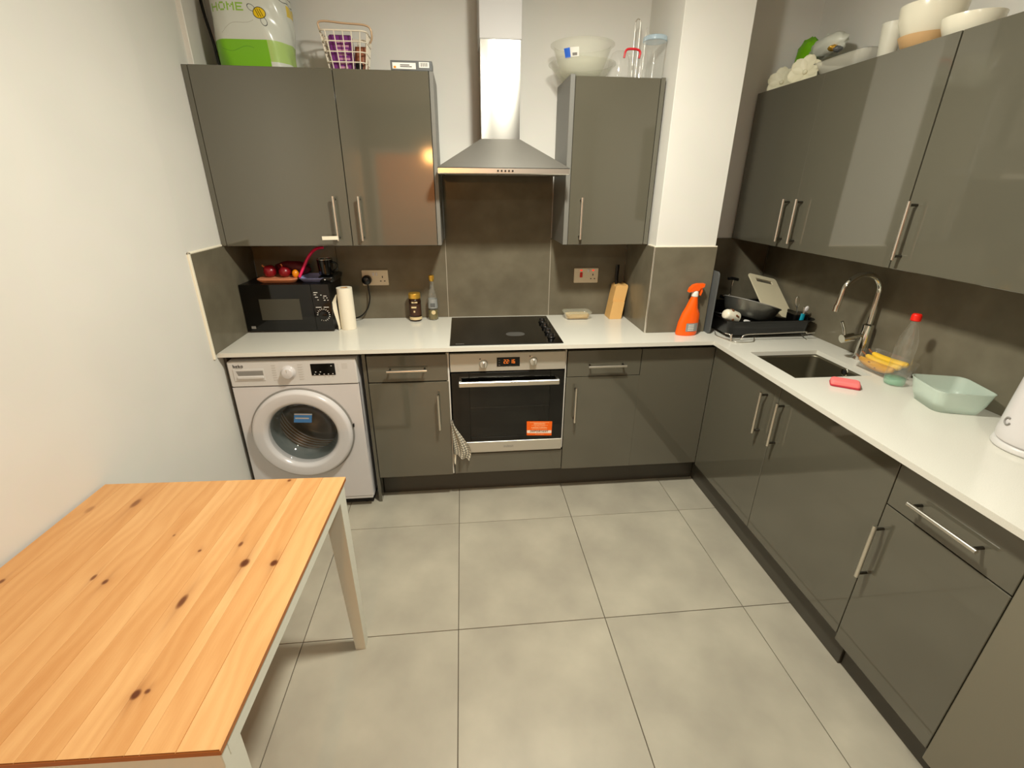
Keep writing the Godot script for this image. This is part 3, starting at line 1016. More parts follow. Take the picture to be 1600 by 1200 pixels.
	put(door, "sticker", mb(X(Vector3(hc.x - 0.008, hc.y + 0.064, zf - 0.04), euler(-26, 0, -3))).box(Vector3.ZERO, Vector3(0.088, 0.046, 0.001), 0), "sticker_sky", "blue sticker inside the door glass")
	put(door, "sticker_band", mb(X(Vector3(hc.x - 0.008, hc.y + 0.064, zf - 0.0392), euler(-26, 0, -3))).bb(Vector3(-0.044, 0.016, 0), Vector3(0.044, 0.022, 0.0006), 0).bb(Vector3(-0.038, -0.004, 0), Vector3(0.03, 0.002, 0.0006), 0), "print_white").set_meta("kind", "stuff")
	for x in [x0 + 0.05, x1 - 0.05]:
		for z in [0.12, 0.53]:
			put(o, "foot", mb(X(Vector3(x, 0, z))).lathe([Vector2(0.022, 0), Vector2(0.022, 0.02), Vector2(0.022, 0.02), Vector2(0.01, 0.022), Vector2(0.01, 0.056)], 14), "black_rubber")
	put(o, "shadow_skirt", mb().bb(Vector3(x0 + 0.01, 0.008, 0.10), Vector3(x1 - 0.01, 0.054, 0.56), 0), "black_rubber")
	var f := thing("filler_panel", "thin dark strip between the washing machine and the left wall", "panel", Vector3(0.008, 0, 0.5))
	put(f, "strip", mb().bb(Vector3(0.002, 0, 0.30), Vector3(0.016, 0.895, 0.575)), "plinth_grey")
	put(f, "rail", mb().bb(Vector3(0.0165, 0.873, 0.52), Vector3(0.634, 0.8985, 0.556)), "carcass_grey", "grey rail above the machine")

func seven(parent: Node, words: String, at: Vector3, h: float, mat_: String) -> void:
	var seg := {"0": "abcdef", "1": "bc", "2": "abged", "4": "fgbc", "8": "abcdefg", "6": "afgedc", "5": "afgcd"}
	var st := mb()
	var w := h * 0.5
	var x := at.x
	var t := h * 0.1
	for ch in words:
		if ch == ":":
			for y in [0.3, 0.7]:
				st.bb(Vector3(x, at.y + h * y, at.z), Vector3(x + t, at.y + h * y + t, at.z + 0.0008), 0)
			x += t * 2.5
			continue
		for s in seg[ch]:
			match s:
				"a": st.bb(Vector3(x, at.y + h - t, at.z), Vector3(x + w, at.y + h, at.z + 0.0008), 0)
				"g": st.bb(Vector3(x, at.y + h / 2 - t / 2, at.z), Vector3(x + w, at.y + h / 2 + t / 2, at.z + 0.0008), 0)
				"d": st.bb(Vector3(x, at.y, at.z), Vector3(x + w, at.y + t, at.z + 0.0008), 0)
				"f": st.bb(Vector3(x, at.y + h / 2, at.z), Vector3(x + t, at.y + h, at.z + 0.0008), 0)
				"b": st.bb(Vector3(x + w - t, at.y + h / 2, at.z), Vector3(x + w, at.y + h, at.z + 0.0008), 0)
				"e": st.bb(Vector3(x, at.y, at.z), Vector3(x + t, at.y + h / 2, at.z + 0.0008), 0)
				"c": st.bb(Vector3(x + w - t, at.y, at.z), Vector3(x + w, at.y + h / 2, at.z + 0.0008), 0)
		x += w * 1.4
	put(parent, "clock_digits", st, mat_, "glowing orange clock digits")

func oven_and_hob() -> void:
	var zf := 0.575
	var x0 := 1.067
	var x1 := 1.656
	var o := thing("oven", "built-in steel oven with black glass door below the hob", "oven", Vector3(1.36, 0.296, 0.3))
	put(o, "body", mb().bb(Vector3(x0 + 0.01, 0.30, 0.10), Vector3(x1 - 0.01, 0.31, 0.55), 0).bb(Vector3(x0 + 0.01, 0.31, 0.10), Vector3(x0 + 0.02, 0.765, 0.55), 0).bb(Vector3(x1 - 0.02, 0.31, 0.10), Vector3(x1 - 0.01, 0.765, 0.55), 0).bb(Vector3(x0 + 0.01, 0.765, 0.10), Vector3(x1 - 0.01, 0.865, 0.55), 0).bb(Vector3(x0 + 0.02, 0.31, 0.10), Vector3(x1 - 0.02, 0.765, 0.11), 0), "oven_cavity")
	var cp := put(o, "control_panel", mb().bb(Vector3(x0, 0.773, zf - 0.022), Vector3(x1, 0.869, zf), 0.002), "steel")
	for s in [[1.234, 0.815], [1.487, 0.824]]:
		var k := put(o, "knob", mb(X(Vector3(s[0], s[1], zf), euler(90, 0, 0))).lathe([Vector2(0.0235, 0), Vector2(0.0235, 0.002), Vector2(0.0235, 0.002), Vector2(0.019, 0.003), Vector2(0.0175, 0.02), Vector2(0.016, 0.022), Vector2(0.0, 0.022)], 30), "steel")
		put(k, "grip", mb(X(Vector3(s[0], s[1], zf + 0.026))).box(Vector3.ZERO, Vector3(0.009, 0.033, 0.012), 0.003), "handle_steel")
		put(cp, "printed_mark", mb().box(Vector3(s[0] - 0.016, s[1] + 0.025, zf), Vector3(0.006, 0.006, 0.001), 0), "black_plastic")
	var dp := put(o, "display", mb().bb(Vector3(1.302, 0.797, zf), Vector3(1.419, 0.846, zf + 0.002), 0.0008), "black_gloss")
	seven(dp, "22:16", Vector3(1.337, 0.814, zf + 0.002), 0.02, "led_orange")
	var bt := mb()
	for k in 3:
		bt.bb(Vector3(1.311, 0.805 + k * 0.013, zf + 0.002), Vector3(1.319, 0.8065 + k * 0.013, zf + 0.0026), 0)
	put(dp, "button_mark", bt, "print_grey").set_meta("kind", "stuff")
	# door: dark frame with a window, steel foot bar, bar handle
	var yb := 0.366
	var yt := 0.767
	put(o, "door_frame", mb().bb(Vector3(x0 + 0.002, yb, zf - 0.02), Vector3(x0 + 0.094, yt, zf)).bb(Vector3(x1 - 0.075, yb, zf - 0.02), Vector3(x1 - 0.002, yt, zf)).bb(Vector3(x0 + 0.094, 0.70, zf - 0.02), Vector3(x1 - 0.075, yt, zf)).bb(Vector3(x0 + 0.094, yb, zf - 0.02), Vector3(x1 - 0.075, 0.392, zf)), "black_gloss")
	put(o, "window", mb().bb(Vector3(x0 + 0.094, 0.392, zf - 0.006), Vector3(x1 - 0.075, 0.70, zf - 0.0005), 0), "oven_glass")
	var rk := mb()
	rk.rod(Vector3(x0 + 0.02, 0.548, 0.53), Vector3(x1 - 0.02, 0.548, 0.53), 0.003, 6)
	for k in 2:
		rk.rod(Vector3(x0 + 0.03 + k * 0.53, 0.551, 0.14), Vector3(x0 + 0.03 + k * 0.53, 0.551, 0.53), 0.002, 5)
	put(o, "rack", rk, "handle_steel")
	put(o, "bottom_bar", mb().bb(Vector3(x0, 0.298, zf - 0.022), Vector3(x1, 0.364, zf), 0.002), "steel")
	lettering(o, "logo", "indesit", X(Vector3(1.363, 0.331, zf + 0.0005)), 0.013, "grey_plastic")
	var h := put(o, "handle", mb().bb(Vector3(1.108, 0.704, zf + 0.026), Vector3(1.622, 0.731, zf + 0.042), 0.003), "handle_steel")
	put(h, "bracket", mb().bb(Vector3(1.108, 0.712, zf - 0.002), Vector3(1.122, 0.73, zf + 0.027)).bb(Vector3(1.608, 0.712, zf - 0.002), Vector3(1.622, 0.73, zf + 0.027)), "handle_steel")
	# orange notice sticker
	var im := Image.create(144, 100, false, Image.FORMAT_RGB8)
	im.fill(Color(0.97, 0.41, 0.04))
	im.fill_rect(Rect2i(2, 64, 140, 20), Color(0.97, 0.92, 0.86))
	var g := RandomNumberGenerator.new()
	g.seed = 3
	for row in [[8, 3, 18, 108], [15, 7, 40, 62], [27, 3, 28, 90], [33, 3, 44, 60], [42, 6, 26, 90], [53, 3, 30, 88], [90, 3, 50, 44]]:
		var x: int = row[2]
		while x < row[2] + row[3]:
			var ww := g.randi_range(2, 5)
			im.fill_rect(Rect2i(x, row[0], ww, row[1]), Color(0.99, 0.78, 0.6))
			x += ww + g.randi_range(1, 2)
	print_mat("sticker_print", im, 0.4)
	var sk := mb()
	sk.poly([Vector3(1.462, 0.393, zf + 0.0012), Vector3(1.599, 0.386, zf + 0.0012), Vector3(1.6, 0.473, zf + 0.0012), Vector3(1.461, 0.479, zf + 0.0012)], Vector3(1.5, 0.43, 0.3), [Vector2(0, 1), Vector2(1, 1), Vector2(1, 0), Vector2(0, 0)])
	sk.box(Vector3(1.5305, 0.4325, zf + 0.0006), Vector3(0.13, 0.08, 0.0008), 0)
	var sticker := put(o, "sticker", sk, "sticker_print", "orange notice sticker on the oven door glass")
	lettering(sticker, "sticker_word", "IMPORTANT", X(Vector3(1.53, 0.4155, zf + 0.0018), euler(0, 0, -2.5)), 0.0125, "brown_print", 700)
	# hob
	var hb := thing("hob", "black glass ceramic hob set in the worktop", "hob", Vector3(1.36, WY, 0.34))
	put(hb, "glass_top", mb().bb(Vector3(1.071, WY + 0.0005, 0.076), Vector3(1.636, WY + 0.006, 0.598), 0.002), "black_gloss")
	mat("hob_patch_grey", Color(0.3, 0.295, 0.28), 0.5)
	put(hb, "glass_patch", mb(X(Vector3(1.41, WY + 0.0061, 0.437))).loft([ring_xz(0.1, 0.07, 0.034, 0), ring_xz(0.096, 0.066, 0.032, 0.0004)]), "hob_patch_grey", "greyish rounded patch on the glass")  # flat grey rounded patch lying on the black glass
	for k in 4:
		put(hb, "knob", mb(X(Vector3(1.588, WY + 0.006, 0.215 + k * 0.098))).lathe([Vector2(0.022, 0), Vector2(0.022, 0.004), Vector2(0.022, 0.004), Vector2(0.018, 0.006), Vector2(0.017, 0.02), Vector2(0.015, 0.023), Vector2(0, 0.023)], 22), "black_plastic")
	lettering(hb, "logo", "indesit", X(Vector3(1.12, WY + 0.0061, 0.585), euler(-90, 0, 0)), 0.01, "grey_plastic")

func sink_and_tap() -> void:
	var o := thing("sink", "undermounted square steel sink in the right worktop", "sink", Vector3(2.67, 0.72, 0.965))
	var c := Vector3(2.67, 0, 0.965)
	var rows := []
	for s in [[0.36, 0.35, 0.02, 0.8985], [0.335, 0.325, 0.03, 0.8985], [0.33, 0.32, 0.03, 0.89], [0.326, 0.316, 0.035, 0.76], [0.31, 0.3, 0.05, 0.735], [0.25, 0.24, 0.06, 0.728], [0.05, 0.05, 0.024, 0.724]]:
		rows.append(ring_xz(s[0], s[1], s[2], s[3], c, 6))
	put(o, "bowl", mb().grid(rows, true), "sink_steel")
	put(o, "drain", mb(X(Vector3(2.67, 0.7235, 0.965))).lathe([Vector2(0.045, 0.0), Vector2(0.045, 0.004), Vector2(0.04, 0.005), Vector2(0.03, 0.002), Vector2(0, 0.002)], 24), "chrome")
	var ov := put(o, "overflow", mb(X(Vector3(2.8345, 0.884, 1.0), euler(0, 0, 90))).lathe([Vector2(0.019, 0.0), Vector2(0.019, 0.004), Vector2(0.015, 0.005), Vector2(0.011, 0.003), Vector2(0, 0.003)], 24), "chrome", "chrome overflow ring")
	put(ov, "overflow_hole", mb(X(Vector3(2.8312, 0.884, 1.0), euler(0, 0, 90))).lathe([Vector2(0.009, 0.0), Vector2(0.009, 0.001), Vector2(0.009, 0.001), Vector2(0, 0.001)], 16), "black_rubber")
	var t := thing("tap", "tall chrome swan-neck mixer tap at the back of the sink", "tap", Vector3(2.948, WY, 0.93))
	put(t, "base", mb(X(Vector3(2.948, WY, 0.93))).lathe([Vector2(0.027, 0), Vector2(0.027, 0.006), Vector2(0.023, 0.01), Vector2(0.0215, 0.03), Vector2(0.0215, 0.16), Vector2(0.0215, 0.16), Vector2(0.013, 0.166), Vector2(0.0, 0.166)], 24), "chrome")
	var pts := [Vector3(2.948, 1.07, 0.93), Vector3(2.949, 1.15, 0.93)]
	for k in 17:
		var a := PI * k / 16.0
		pts.append(Vector3(2.862 + 0.087 * cos(a), 1.222 + 0.082 * sin(a), 0.93))
	pts.append(Vector3(2.772, 1.19, 0.93))
	pts.append(Vector3(2.768, 1.165, 0.93))
	put(t, "spout", mb().tube(pts, 0.0115, 16), "chrome")
	put(t, "nozzle", mb().rod(Vector3(2.7685, 1.172, 0.93), Vector3(2.766, 1.145, 0.93), 0.0128, 16), "chrome")
	put(t, "lever_body", mb().rod(Vector3(2.943, 1.035, 0.93), Vector3(2.862, 1.022, 0.93), 0.009, 14).rod(Vector3(2.885, 1.025, 0.93), Vector3(2.835, 1.017, 0.93), 0.019, 18), "chrome")
	put(t, "lever", mb().tube(curve([Vector3(2.845, 1.03, 0.93), Vector3(2.838, 1.06, 0.925), Vector3(2.822, 1.095, 0.92)]), 0.0065, 10), "chrome")

# ---------------------------------------------------------------- table
func table() -> void:
	var o := thing("table", "square pine-topped dining table with white legs against the left wall", "table", Vector3(-0.0165, 0, 1.409), -deg_to_rad(2.0))
	var W := 0.757
	var D := 0.82
	var m := print_mat("pine", wood_image(), 0.34)
	m.metallic_specular = 0.4
	var tp := Node3D.new()
	tp.name = "tabletop"
	o.add_child(tp, true)
	for k in PLANKS.size() - 1:
		var a: float = PLANKS[k]
		var b := minf(PLANKS[k + 1], W)
		var st := mb()
		var e := 0.00015
		var c := Vector3((a + b) / 2, 0.74, D / 2)
		var r := 0.0015 if k == PLANKS.size() - 2 else 0.0003
		var quad := func(p: Array) -> void:
			var uvs := []
			for q in p:
				uvs.append(Vector2(q.x / 0.76, q.z / 0.83))
			st.poly(p, c, uvs)
		var xa := a + e * 0.3
		var xb := b - e * 0.3
		quad.call([Vector3(xa + r, 0.75, 0.002), Vector3(xb - r, 0.75, 0.002), Vector3(xb - r, 0.75, D - 0.002), Vector3(xa + r, 0.75, D - 0.002)])
		quad.call([Vector3(xa, 0.7485, 0), Vector3(xa + r, 0.75, 0.002), Vector3(xa + r, 0.75, D - 0.002), Vector3(xa, 0.7485, D)])
		quad.call([Vector3(xb, 0.7485, 0), Vector3(xb - r, 0.75, 0.002), Vector3(xb - r, 0.75, D - 0.002), Vector3(xb, 0.7485, D)])
		local(tp, "plank", st, "pine")
		var ed := mb()
		ed.poly([Vector3(xa, 0.7485, 0), Vector3(xb, 0.7485, 0), Vector3(xb - r, 0.75, 0.002), Vector3(xa + r, 0.75, 0.002)], c)
		ed.poly([Vector3(xa, 0.7485, D), Vector3(xb, 0.7485, D), Vector3(xb - r, 0.75, D - 0.002), Vector3(xa + r, 0.75, D - 0.002)], c)
		if k == 0:
			ed.bb(Vector3(0.0005, 0.7355, 0.0005), Vector3(W - 0.0005, 0.7483, D - 0.0005), 0.001)
			local(o, "top_edge", ed, "pine_edge", "orange-brown edge of the table top")
	var ap := mb()
	var i := 0.007
	ap.bb(Vector3(i, 0.690, i), Vector3(W - i, 0.735, i + 0.02)).bb(Vector3(i, 0.690, D - i - 0.02), Vector3(W - i, 0.735, D - i)).bb(Vector3(i, 0.690, i + 0.02), Vector3(i + 0.02, 0.735, D - i - 0.02)).bb(Vector3(W - i - 0.02, 0.690, i + 0.02), Vector3(W - i, 0.735, D - i - 0.02))
	local(o, "apron", ap, "table_white")
	for s in [[0, 0], [1, 0], [0, 1], [1, 1]]:
		var rings := []
		for q in [[0.0, 0.038], [0.63, 0.056], [0.735, 0.056]]:
			var w: float = q[1]
			var x0: float = 0.008 if s[0] == 0 else W - 0.008 - w
			var z0: float = 0.008 if s[1] == 0 else D - 0.008 - w
			if w < 0.05:
				x0 = 0.008 if s[0] == 0 else W - 0.008 - w
				z0 = 0.012 if s[1] == 0 else D - 0.012 - w
			rings.append([Vector3(x0, q[0], z0), Vector3(x0 + w, q[0], z0), Vector3(x0 + w, q[0], z0 + w), Vector3(x0, q[0], z0 + w)])
		var lg := mb()
		for k in 2:
			for j in 4:
				var n2 := (j + 1) % 4
				var mid: Vector3 = (rings[k][0] + rings[k][2] + rings[k + 1][0] + rings[k + 1][2]) / 4
				lg.poly([rings[k][j], rings[k][n2], rings[k + 1][n2], rings[k + 1][j]], mid)
		lg.poly(rings[0], Vector3(rings[1][0]))
		local(o, "leg", lg, "table_white")

# ---------------------------------------------------------------- things on top of the wall cabinets
func on_wall_units() -> void:
	var top := 2.1025
	# big plastic bag with a bee print
	var im := Image.create(512, 640, false, Image.FORMAT_RGB8)
	im.fill(Color(0.80, 0.815, 0.775))
	im.fill_rect(Rect2i(0, 422, 372, 160), Color(0.46, 0.71, 0.03))
	im.fill_rect(Rect2i(372, 422, 140, 118), Color(0.66, 0.77, 0.45))
	for k in 16:                                                       # leafy print
		ellipse(im, Vector2(40 + (k * 53) % 190, 90 + (k * 37) % 120), Vector2(26, 9), Color(0.62, 0.74, 0.45), k * 0.9)
	glyphs(im, "HOME", Vector2i(52, 226), 9, Color(0.56, 0.72, 0.3))
	var bee := Vector2(351, 277)
	ellipse(im, bee + Vector2(-44, -26), Vector2(28, 17), Color(0.36, 0.36, 0.36), 0.6, 0.18)
	ellipse(im, bee + Vector2(22, 46), Vector2(28, 17), Color(0.36, 0.36, 0.36), 1.2, 0.18)
	ellipse(im, bee, Vector2(37, 33), Color(0.22, 0.2, 0.1))
	ellipse(im, bee, Vector2(33, 29), Color(0.88, 0.74, 0.08))
	for k in 3:
		for y in 44:
			for x in 4:
				var px := Vector2(-14 + k * 13 + x + (y - 22) * 0.45, y - 22)
				if px.length() < 29:
					im.set_pixel(int(bee.x + px.x), int(bee.y + px.y), Color(0.25, 0.22, 0.08))
	for k in 26:
		var tt := k / 25.0
		var pp := Vector2(100 + 205 * tt, 384 - 82 * tt - 18 * sin(tt * PI * 1.6))
		im.fill_rect(Rect2i(int(pp.x), int(pp.y), 5, 3), Color(0.6, 0.58, 0.52))
	ellipse(im, Vector2(478, 170), Vector2(30, 22), Color(0.36, 0.36, 0.36), 0.8, 0.16)
	im.fill_rect(Rect2i(492, 205, 14, 60), Color(0.85, 0.74, 0.25))
	for k in 100:                                                      # crease in the band
		im.fill_rect(Rect2i(80 + k * 2, int(470 + 14 * sin(k * 0.06)), 3, 3), Color(0.34, 0.58, 0.02))
	var bm := print_mat("bag_print", im, 0.22)
	bm.metallic_specular = 0.5
	var bag := thing("plastic_bag", "bulging white plastic pack with green band and bee print on the left cabinet", "plastic pack", Vector3(0.24, top, 0.17))
	var rings := []
	for i in 15:
		var t := i / 14.0
		var y := top + 0.44 * t
		var sw := 0.30 + 0.018 * sin(PI * minf(t * 1.15 + 0.06, 1.0))
		var sd := 0.18 + 0.05 * sin(PI * minf(t * 1.05 + 0.1, 1.0))
		if t > 0.8:
			sd *= 1.0 - (t - 0.8) * 3.0
			sw *= 1.0 - (t - 0.8) * 0.4
		var row := PackedVector3Array()
		for p in rounded(sw, sd, minf(sw, sd) * 0.42, 7):
			var wob := 0.004 * sin(p.x * 60 + t * 11) + 0.003 * sin(p.y * 80 - t * 23)
			row.append(Vector3(0.258 + 0.016 * t + p.x + wob, y, 0.168 + p.y + wob))
		rings.append(row)
	var bg := mb().loft(rings)
	for i in bg.v.size():                                             # print runs across the front
		bg.uv[i] = Vector2(clampf((bg.v[i].x - 0.1) / 0.335, 0.0, 1.0), clampf((2.485 - bg.v[i].y) / 0.415, 0.0, 1.0))
	put(bag, "pack", bg, bm)
	put(bag, "knotted_neck", mb().loft([ring_xz(0.12, 0.05, 0.02, top + 0.435, Vector3(0.27, 0, 0.168)), ring_xz(0.05, 0.035, 0.015, top + 0.455, Vector3(0.27, 0, 0.168)), ring_xz(0.1, 0.06, 0.02, top + 0.48, Vector3(0.27, 0, 0.168))]), "bag_white")
	var st := thing("black_strap", "thin black strap hanging between wall corner and bee pack", "strap", Vector3(0.055, top, 0.09))
	put(st, "strap", mb().tube(curve([Vector3(0.027, 2.40, 0.09), Vector3(0.036, 2.33, 0.1), Vector3(0.052, 2.22, 0.1), Vector3(0.06, top + 0.006, 0.1)]), 0.006, 8), "black_plastic")
	# wire basket with a purple packet
	var bx := 0.662
	var bz := 0.2
	var bk := thing("wire_basket", "white wire basket with a copper-coloured handle on the left cabinet", "basket", Vector3(bx, top, bz))
	var wires := mb()
	var ringat := func(t: float) -> Array:
		var q := []
		for p in ring_xz(lerpf(0.155, 0.2, t), lerpf(0.11, 0.15, t), 0.025, top + 0.004 + 0.15 * t, Vector3(bx, 0, bz), 4):
			q.append(p)
		return q
	for k in 5:
		wires.tube(ringat.call(k / 4.0), 0.0028 if k < 4 else 0.0036, 6, true)
	for k in 20:
		var side := k / 5
		var f := (k % 5 + 0.5) / 5.0
		var e0 := Vector3.ZERO
		var e1 := Vector3.ZERO
		if side < 2:
			var sz := -1.0 if side == 0 else 1.0
			e0 = Vector3(bx + (f - 0.5) * 0.14, top + 0.004, bz + sz * 0.055)
			e1 = Vector3(bx + (f - 0.5) * 0.185, top + 0.154, bz + sz * 0.075)
		else:
			var sx := -1.0 if side == 2 else 1.0
			e0 = Vector3(bx + sx * 0.0775, top + 0.004, bz + (f - 0.5) * 0.1)
			e1 = Vector3(bx + sx * 0.1, top + 0.154, bz + (f - 0.5) * 0.13)
		wires.rod(e0, e1, 0.0026, 6)
	for k in 5:
		wires.rod(Vector3(bx - 0.06 + k * 0.03, top + 0.003, bz - 0.053), Vector3(bx - 0.06 + k * 0.03, top + 0.003, bz + 0.053), 0.0018, 5)
	put(bk, "wires", wires, "wire_white").set_meta("kind", "stuff")
	put(bk, "handle", mb().tube(curve([Vector3(bx - 0.098, top + 0.135, bz + 0.01), Vector3(bx - 0.108, top + 0.17, bz + 0.02), Vector3(bx - 0.1, top + 0.196, bz + 0.025), Vector3(bx, top + 0.192, bz + 0.025), Vector3(bx + 0.1, top + 0.185, bz + 0.025), Vector3(bx + 0.116, top + 0.15, bz + 0.02), Vector3(bx + 0.104, top + 0.125, bz + 0.01)], 5), 0.0042, 8), "copper_wire")
	var pk := thing("snack_packet", "purple printed packet standing inside the wire basket", "packet", Vector3(bx - 0.012, top + 0.006, bz))
	put(pk, "packet", mb().bb(Vector3(bx - 0.07, top + 0.006, bz + 0.012), Vector3(bx + 0.03, top + 0.146, bz + 0.044), 0.006), "purple_pack")
	var pr := mb()
	for k in 7:
		pr.bb(Vector3(bx - 0.035, top + 0.02 + k * 0.016, bz + 0.044), Vector3(bx + 0.004 + 0.006 * (k % 3), top + 0.028 + k * 0.016, bz + 0.0448), 0)
	put(pk, "print", pr, "pink_print", "pale printed lines").set_meta("kind", "stuff")
	var br := thing("brown_packet", "small brown packet beside the purple one in the basket", "packet", Vector3(bx + 0.05, top + 0.006, bz))
	put(br, "packet", mb().loft([ring_xz(0.05, 0.05, 0.015, top + 0.006, Vector3(bx + 0.056, 0, bz)), ring_xz(0.058, 0.06, 0.02, top + 0.06, Vector3(bx + 0.058, 0, bz)), ring_xz(0.05, 0.03, 0.01, top + 0.11, Vector3(bx + 0.06, 0, bz))]), "brown_print")
	put(br, "dark_patch", mb().ball(Vector3(bx + 0.05, top + 0.035, bz + 0.027), Vector3(0.017, 0.02, 0.006), 12, 8), "black_rubber", "dark patch on the packet")
	# flat box with a label at the front edge
	var fb := thing("flat_box", "slim dark box with white barcode label at the front edge of the left cabinet", "box", Vector3(0.952, top, 0.31))
	put(fb, "box", mb().bb(Vector3(0.864, top, 0.255), Vector3(1.043, top + 0.0375, 0.345), 0.002), "grey_board")
	put(fb, "label", mb().bb(Vector3(0.872, top + 0.006, 0.345), Vector3(0.972, top + 0.029, 0.3456), 0).bb(Vector3(0.986, top + 0.012, 0.345), Vector3(1.03, top + 0.033, 0.3456), 0), "print_white")
	var bc := mb()
	for k in 9:
		bc.bb(Vector3(0.992 + k * 0.0038, top + 0.016, 0.3456), Vector3(0.992 + k * 0.0038 + 0.0012 + 0.0008 * (k % 2), top + 0.03, 0.346), 0)
	bc.bb(Vector3(0.905, top + 0.013, 0.3456), Vector3(0.955, top + 0.016, 0.346), 0).bb(Vector3(0.905, top + 0.019, 0.3456), Vector3(0.945, top + 0.022, 0.346), 0)
	put(fb, "barcode", bc, "black_plastic").set_meta("kind", "stuff")
	put(fb, "yellow_mark", mb().bb(Vector3(0.877, top + 0.008, 0.3456), Vector3(0.887, top + 0.016, 0.346), 0), "yellow_veg")

	# ---- narrow cabinet right of the hood
	var bowl := func(o: Node3D, called: String, c: Vector3, r0: float, r1: float, h: float, m) -> void:
		var w := 0.003
		put(o, called, mb(X(c)).lathe([Vector2(0.0, 0.0), Vector2(r0, 0.0), Vector2(r0 + 0.012, 0.008), Vector2(lerpf(r0, r1, 0.55), h * 0.45), Vector2(r1 - 0.004, h - 0.01), Vector2(r1 + 0.008, h - 0.004), Vector2(r1 + 0.008, h), Vector2(r1 - 0.006, h), Vector2(r1 - 0.01, h - 0.012), Vector2(lerpf(r0, r1, 0.55) - w, h * 0.45), Vector2(r0 + 0.008, 0.011), Vector2(0.0, w)], 48), m)
	var ob := thing("mixing_bowl", "lower translucent bowl of the nested pair beside the hood", "bowl", Vector3(1.745, top, 0.19), 0, "nested translucent bowls")
	bowl.call(ob, "bowl", Vector3(1.745, top, 0.19), 0.09, 0.152, 0.075, "milky_plastic")
	var ib := thing("mixing_bowl", "upper translucent bowl with blue and white sticker, nested on the narrow cabinet", "bowl", Vector3(1.742, top + 0.03, 0.19), 0, "nested translucent bowls")
	bowl.call(ib, "bowl", Vector3(1.742, top + 0.022, 0.19), 0.08, 0.142, 0.13, "milky_plastic")
	# sticker wraps a little of the upper bowl's front
	var wrap := func(a0: float, a1: float, y0: float, y1: float, rr: Callable) -> MB:
		var rows := []
		for y in [y0, y1]:
			var row := PackedVector3Array()
			for k in 9:
				var a := lerpf(a0, a1, k / 8.0)
				var r: float = rr.call(y) + 0.0012
				row.append(Vector3(1.742 + r * cos(a), y, 0.19 + r * sin(a)))
			rows.append(row)
		return mb().grid(rows)
	var rf := func(y: float) -> float:
		var t := (y - top - 0.022) / 0.13
		return lerpf(0.114, 0.1365, clampf((t - 0.45) / 0.475, 0, 1)) if t > 0.45 else lerpf(0.094, 0.114, t / 0.45)
	put(ib, "sticker", wrap.call(2.5, 2.25, top + 0.082, top + 0.118, rf), "sticker_blue", "blue half of the sticker")
	put(ib, "sticker", wrap.call(2.24, 1.91, top + 0.084, top + 0.118, rf), "print_white", "white barcode half of the sticker")
	put(ib, "barcode", wrap.call(2.16, 1.98, top + 0.088, top + 0.098, func(y: float) -> float: return rf.call(y) + 0.0006), "print_grey").set_meta("kind", "stuff")
	var jg := thing("plastic_jug", "small clear plastic jug between translucent bowls and red-handled tub", "jug", Vector3(1.905, top, 0.27))
	put(jg, "jug", mb(X(Vector3(1.902, top, 0.27))).lathe([Vector2(0.0, 0.0), Vector2(0.048, 0.0), Vector2(0.052, 0.006), Vector2(0.05, 0.07), Vector2(0.036, 0.105), Vector2(0.022, 0.114), Vector2(0.0, 0.116)], 28), "clear_plastic")
	put(jg, "grip", mb().bb(Vector3(1.945, top, 0.262), Vector3(1.953, top + 0.108, 0.278), 0.003), "clear_plastic")
	var rt := thing("storage_tub", "clear plastic tub with a red carrying handle on the narrow cabinet", "tub", Vector3(1.975, top, 0.29))
	put(rt, "tub", mb().loft([ring_xz(0.062, 0.07, 0.012, top, Vector3(1.983, 0, 0.29)), ring_xz(0.068, 0.076, 0.012, top + 0.085, Vector3(1.983, 0, 0.29)), ring_xz(0.068, 0.076, 0.012, top + 0.09, Vector3(1.983, 0, 0.29))]), "clear_plastic")
	put(rt, "handle", mb().tube(curve([Vector3(1.914, top + 0.083, 0.3), Vector3(1.918, top + 0.107, 0.3), Vector3(1.930, top + 0.117, 0.3), Vector3(1.963, top + 0.118, 0.3), Vector3(1.980, top + 0.114, 0.3), Vector3(1.988, top + 0.104, 0.3), Vector3(1.984, top + 0.083, 0.3)], 5), 0.005, 8), "red_handle", "red handle")
	var gj := thing("storage_jar", "clear jar with a pale blue lid at the pillar end of the narrow cabinet", "jar", Vector3(2.058, top, 0.29))
	put(gj, "jar", mb(X(Vector3(2.055, top, 0.29))).lathe([Vector2(0.0, 0.0), Vector2(0.042, 0.0), Vector2(0.046, 0.006), Vector2(0.05, 0.12), Vector2(0.051, 0.148), Vector2(0.051, 0.148), Vector2(0.0, 0.149)], 32), "clear_glass")
	put(gj, "lid", mb(X(Vector3(2.055, top + 0.1495, 0.29))).lathe([Vector2(0.0, 0.0), Vector2(0.053, 0.0), Vector2(0.054, 0.003), Vector2(0.054, 0.016), Vector2(0.05, 0.02), Vector2(0.0, 0.02)], 32), "blue_lid", "pale blue lid")
	var wk := thing("wire_whisk", "thin wire whisk handle standing up behind the blue-lidded jar", "whisk", Vector3(2.02, top, 0.13))
	put(wk, "wire_loop", mb().tube(curve([Vector3(2.012, top + 0.003, 0.13), Vector3(2.008, 2.34, 0.13), Vector3(2.012, 2.372, 0.13), Vector3(2.021, 2.38, 0.13), Vector3(2.03, 2.372, 0.13), Vector3(2.033, 2.34, 0.13), Vector3(2.03, top + 0.003, 0.13)], 8), 0.0025, 6), "handle_steel")
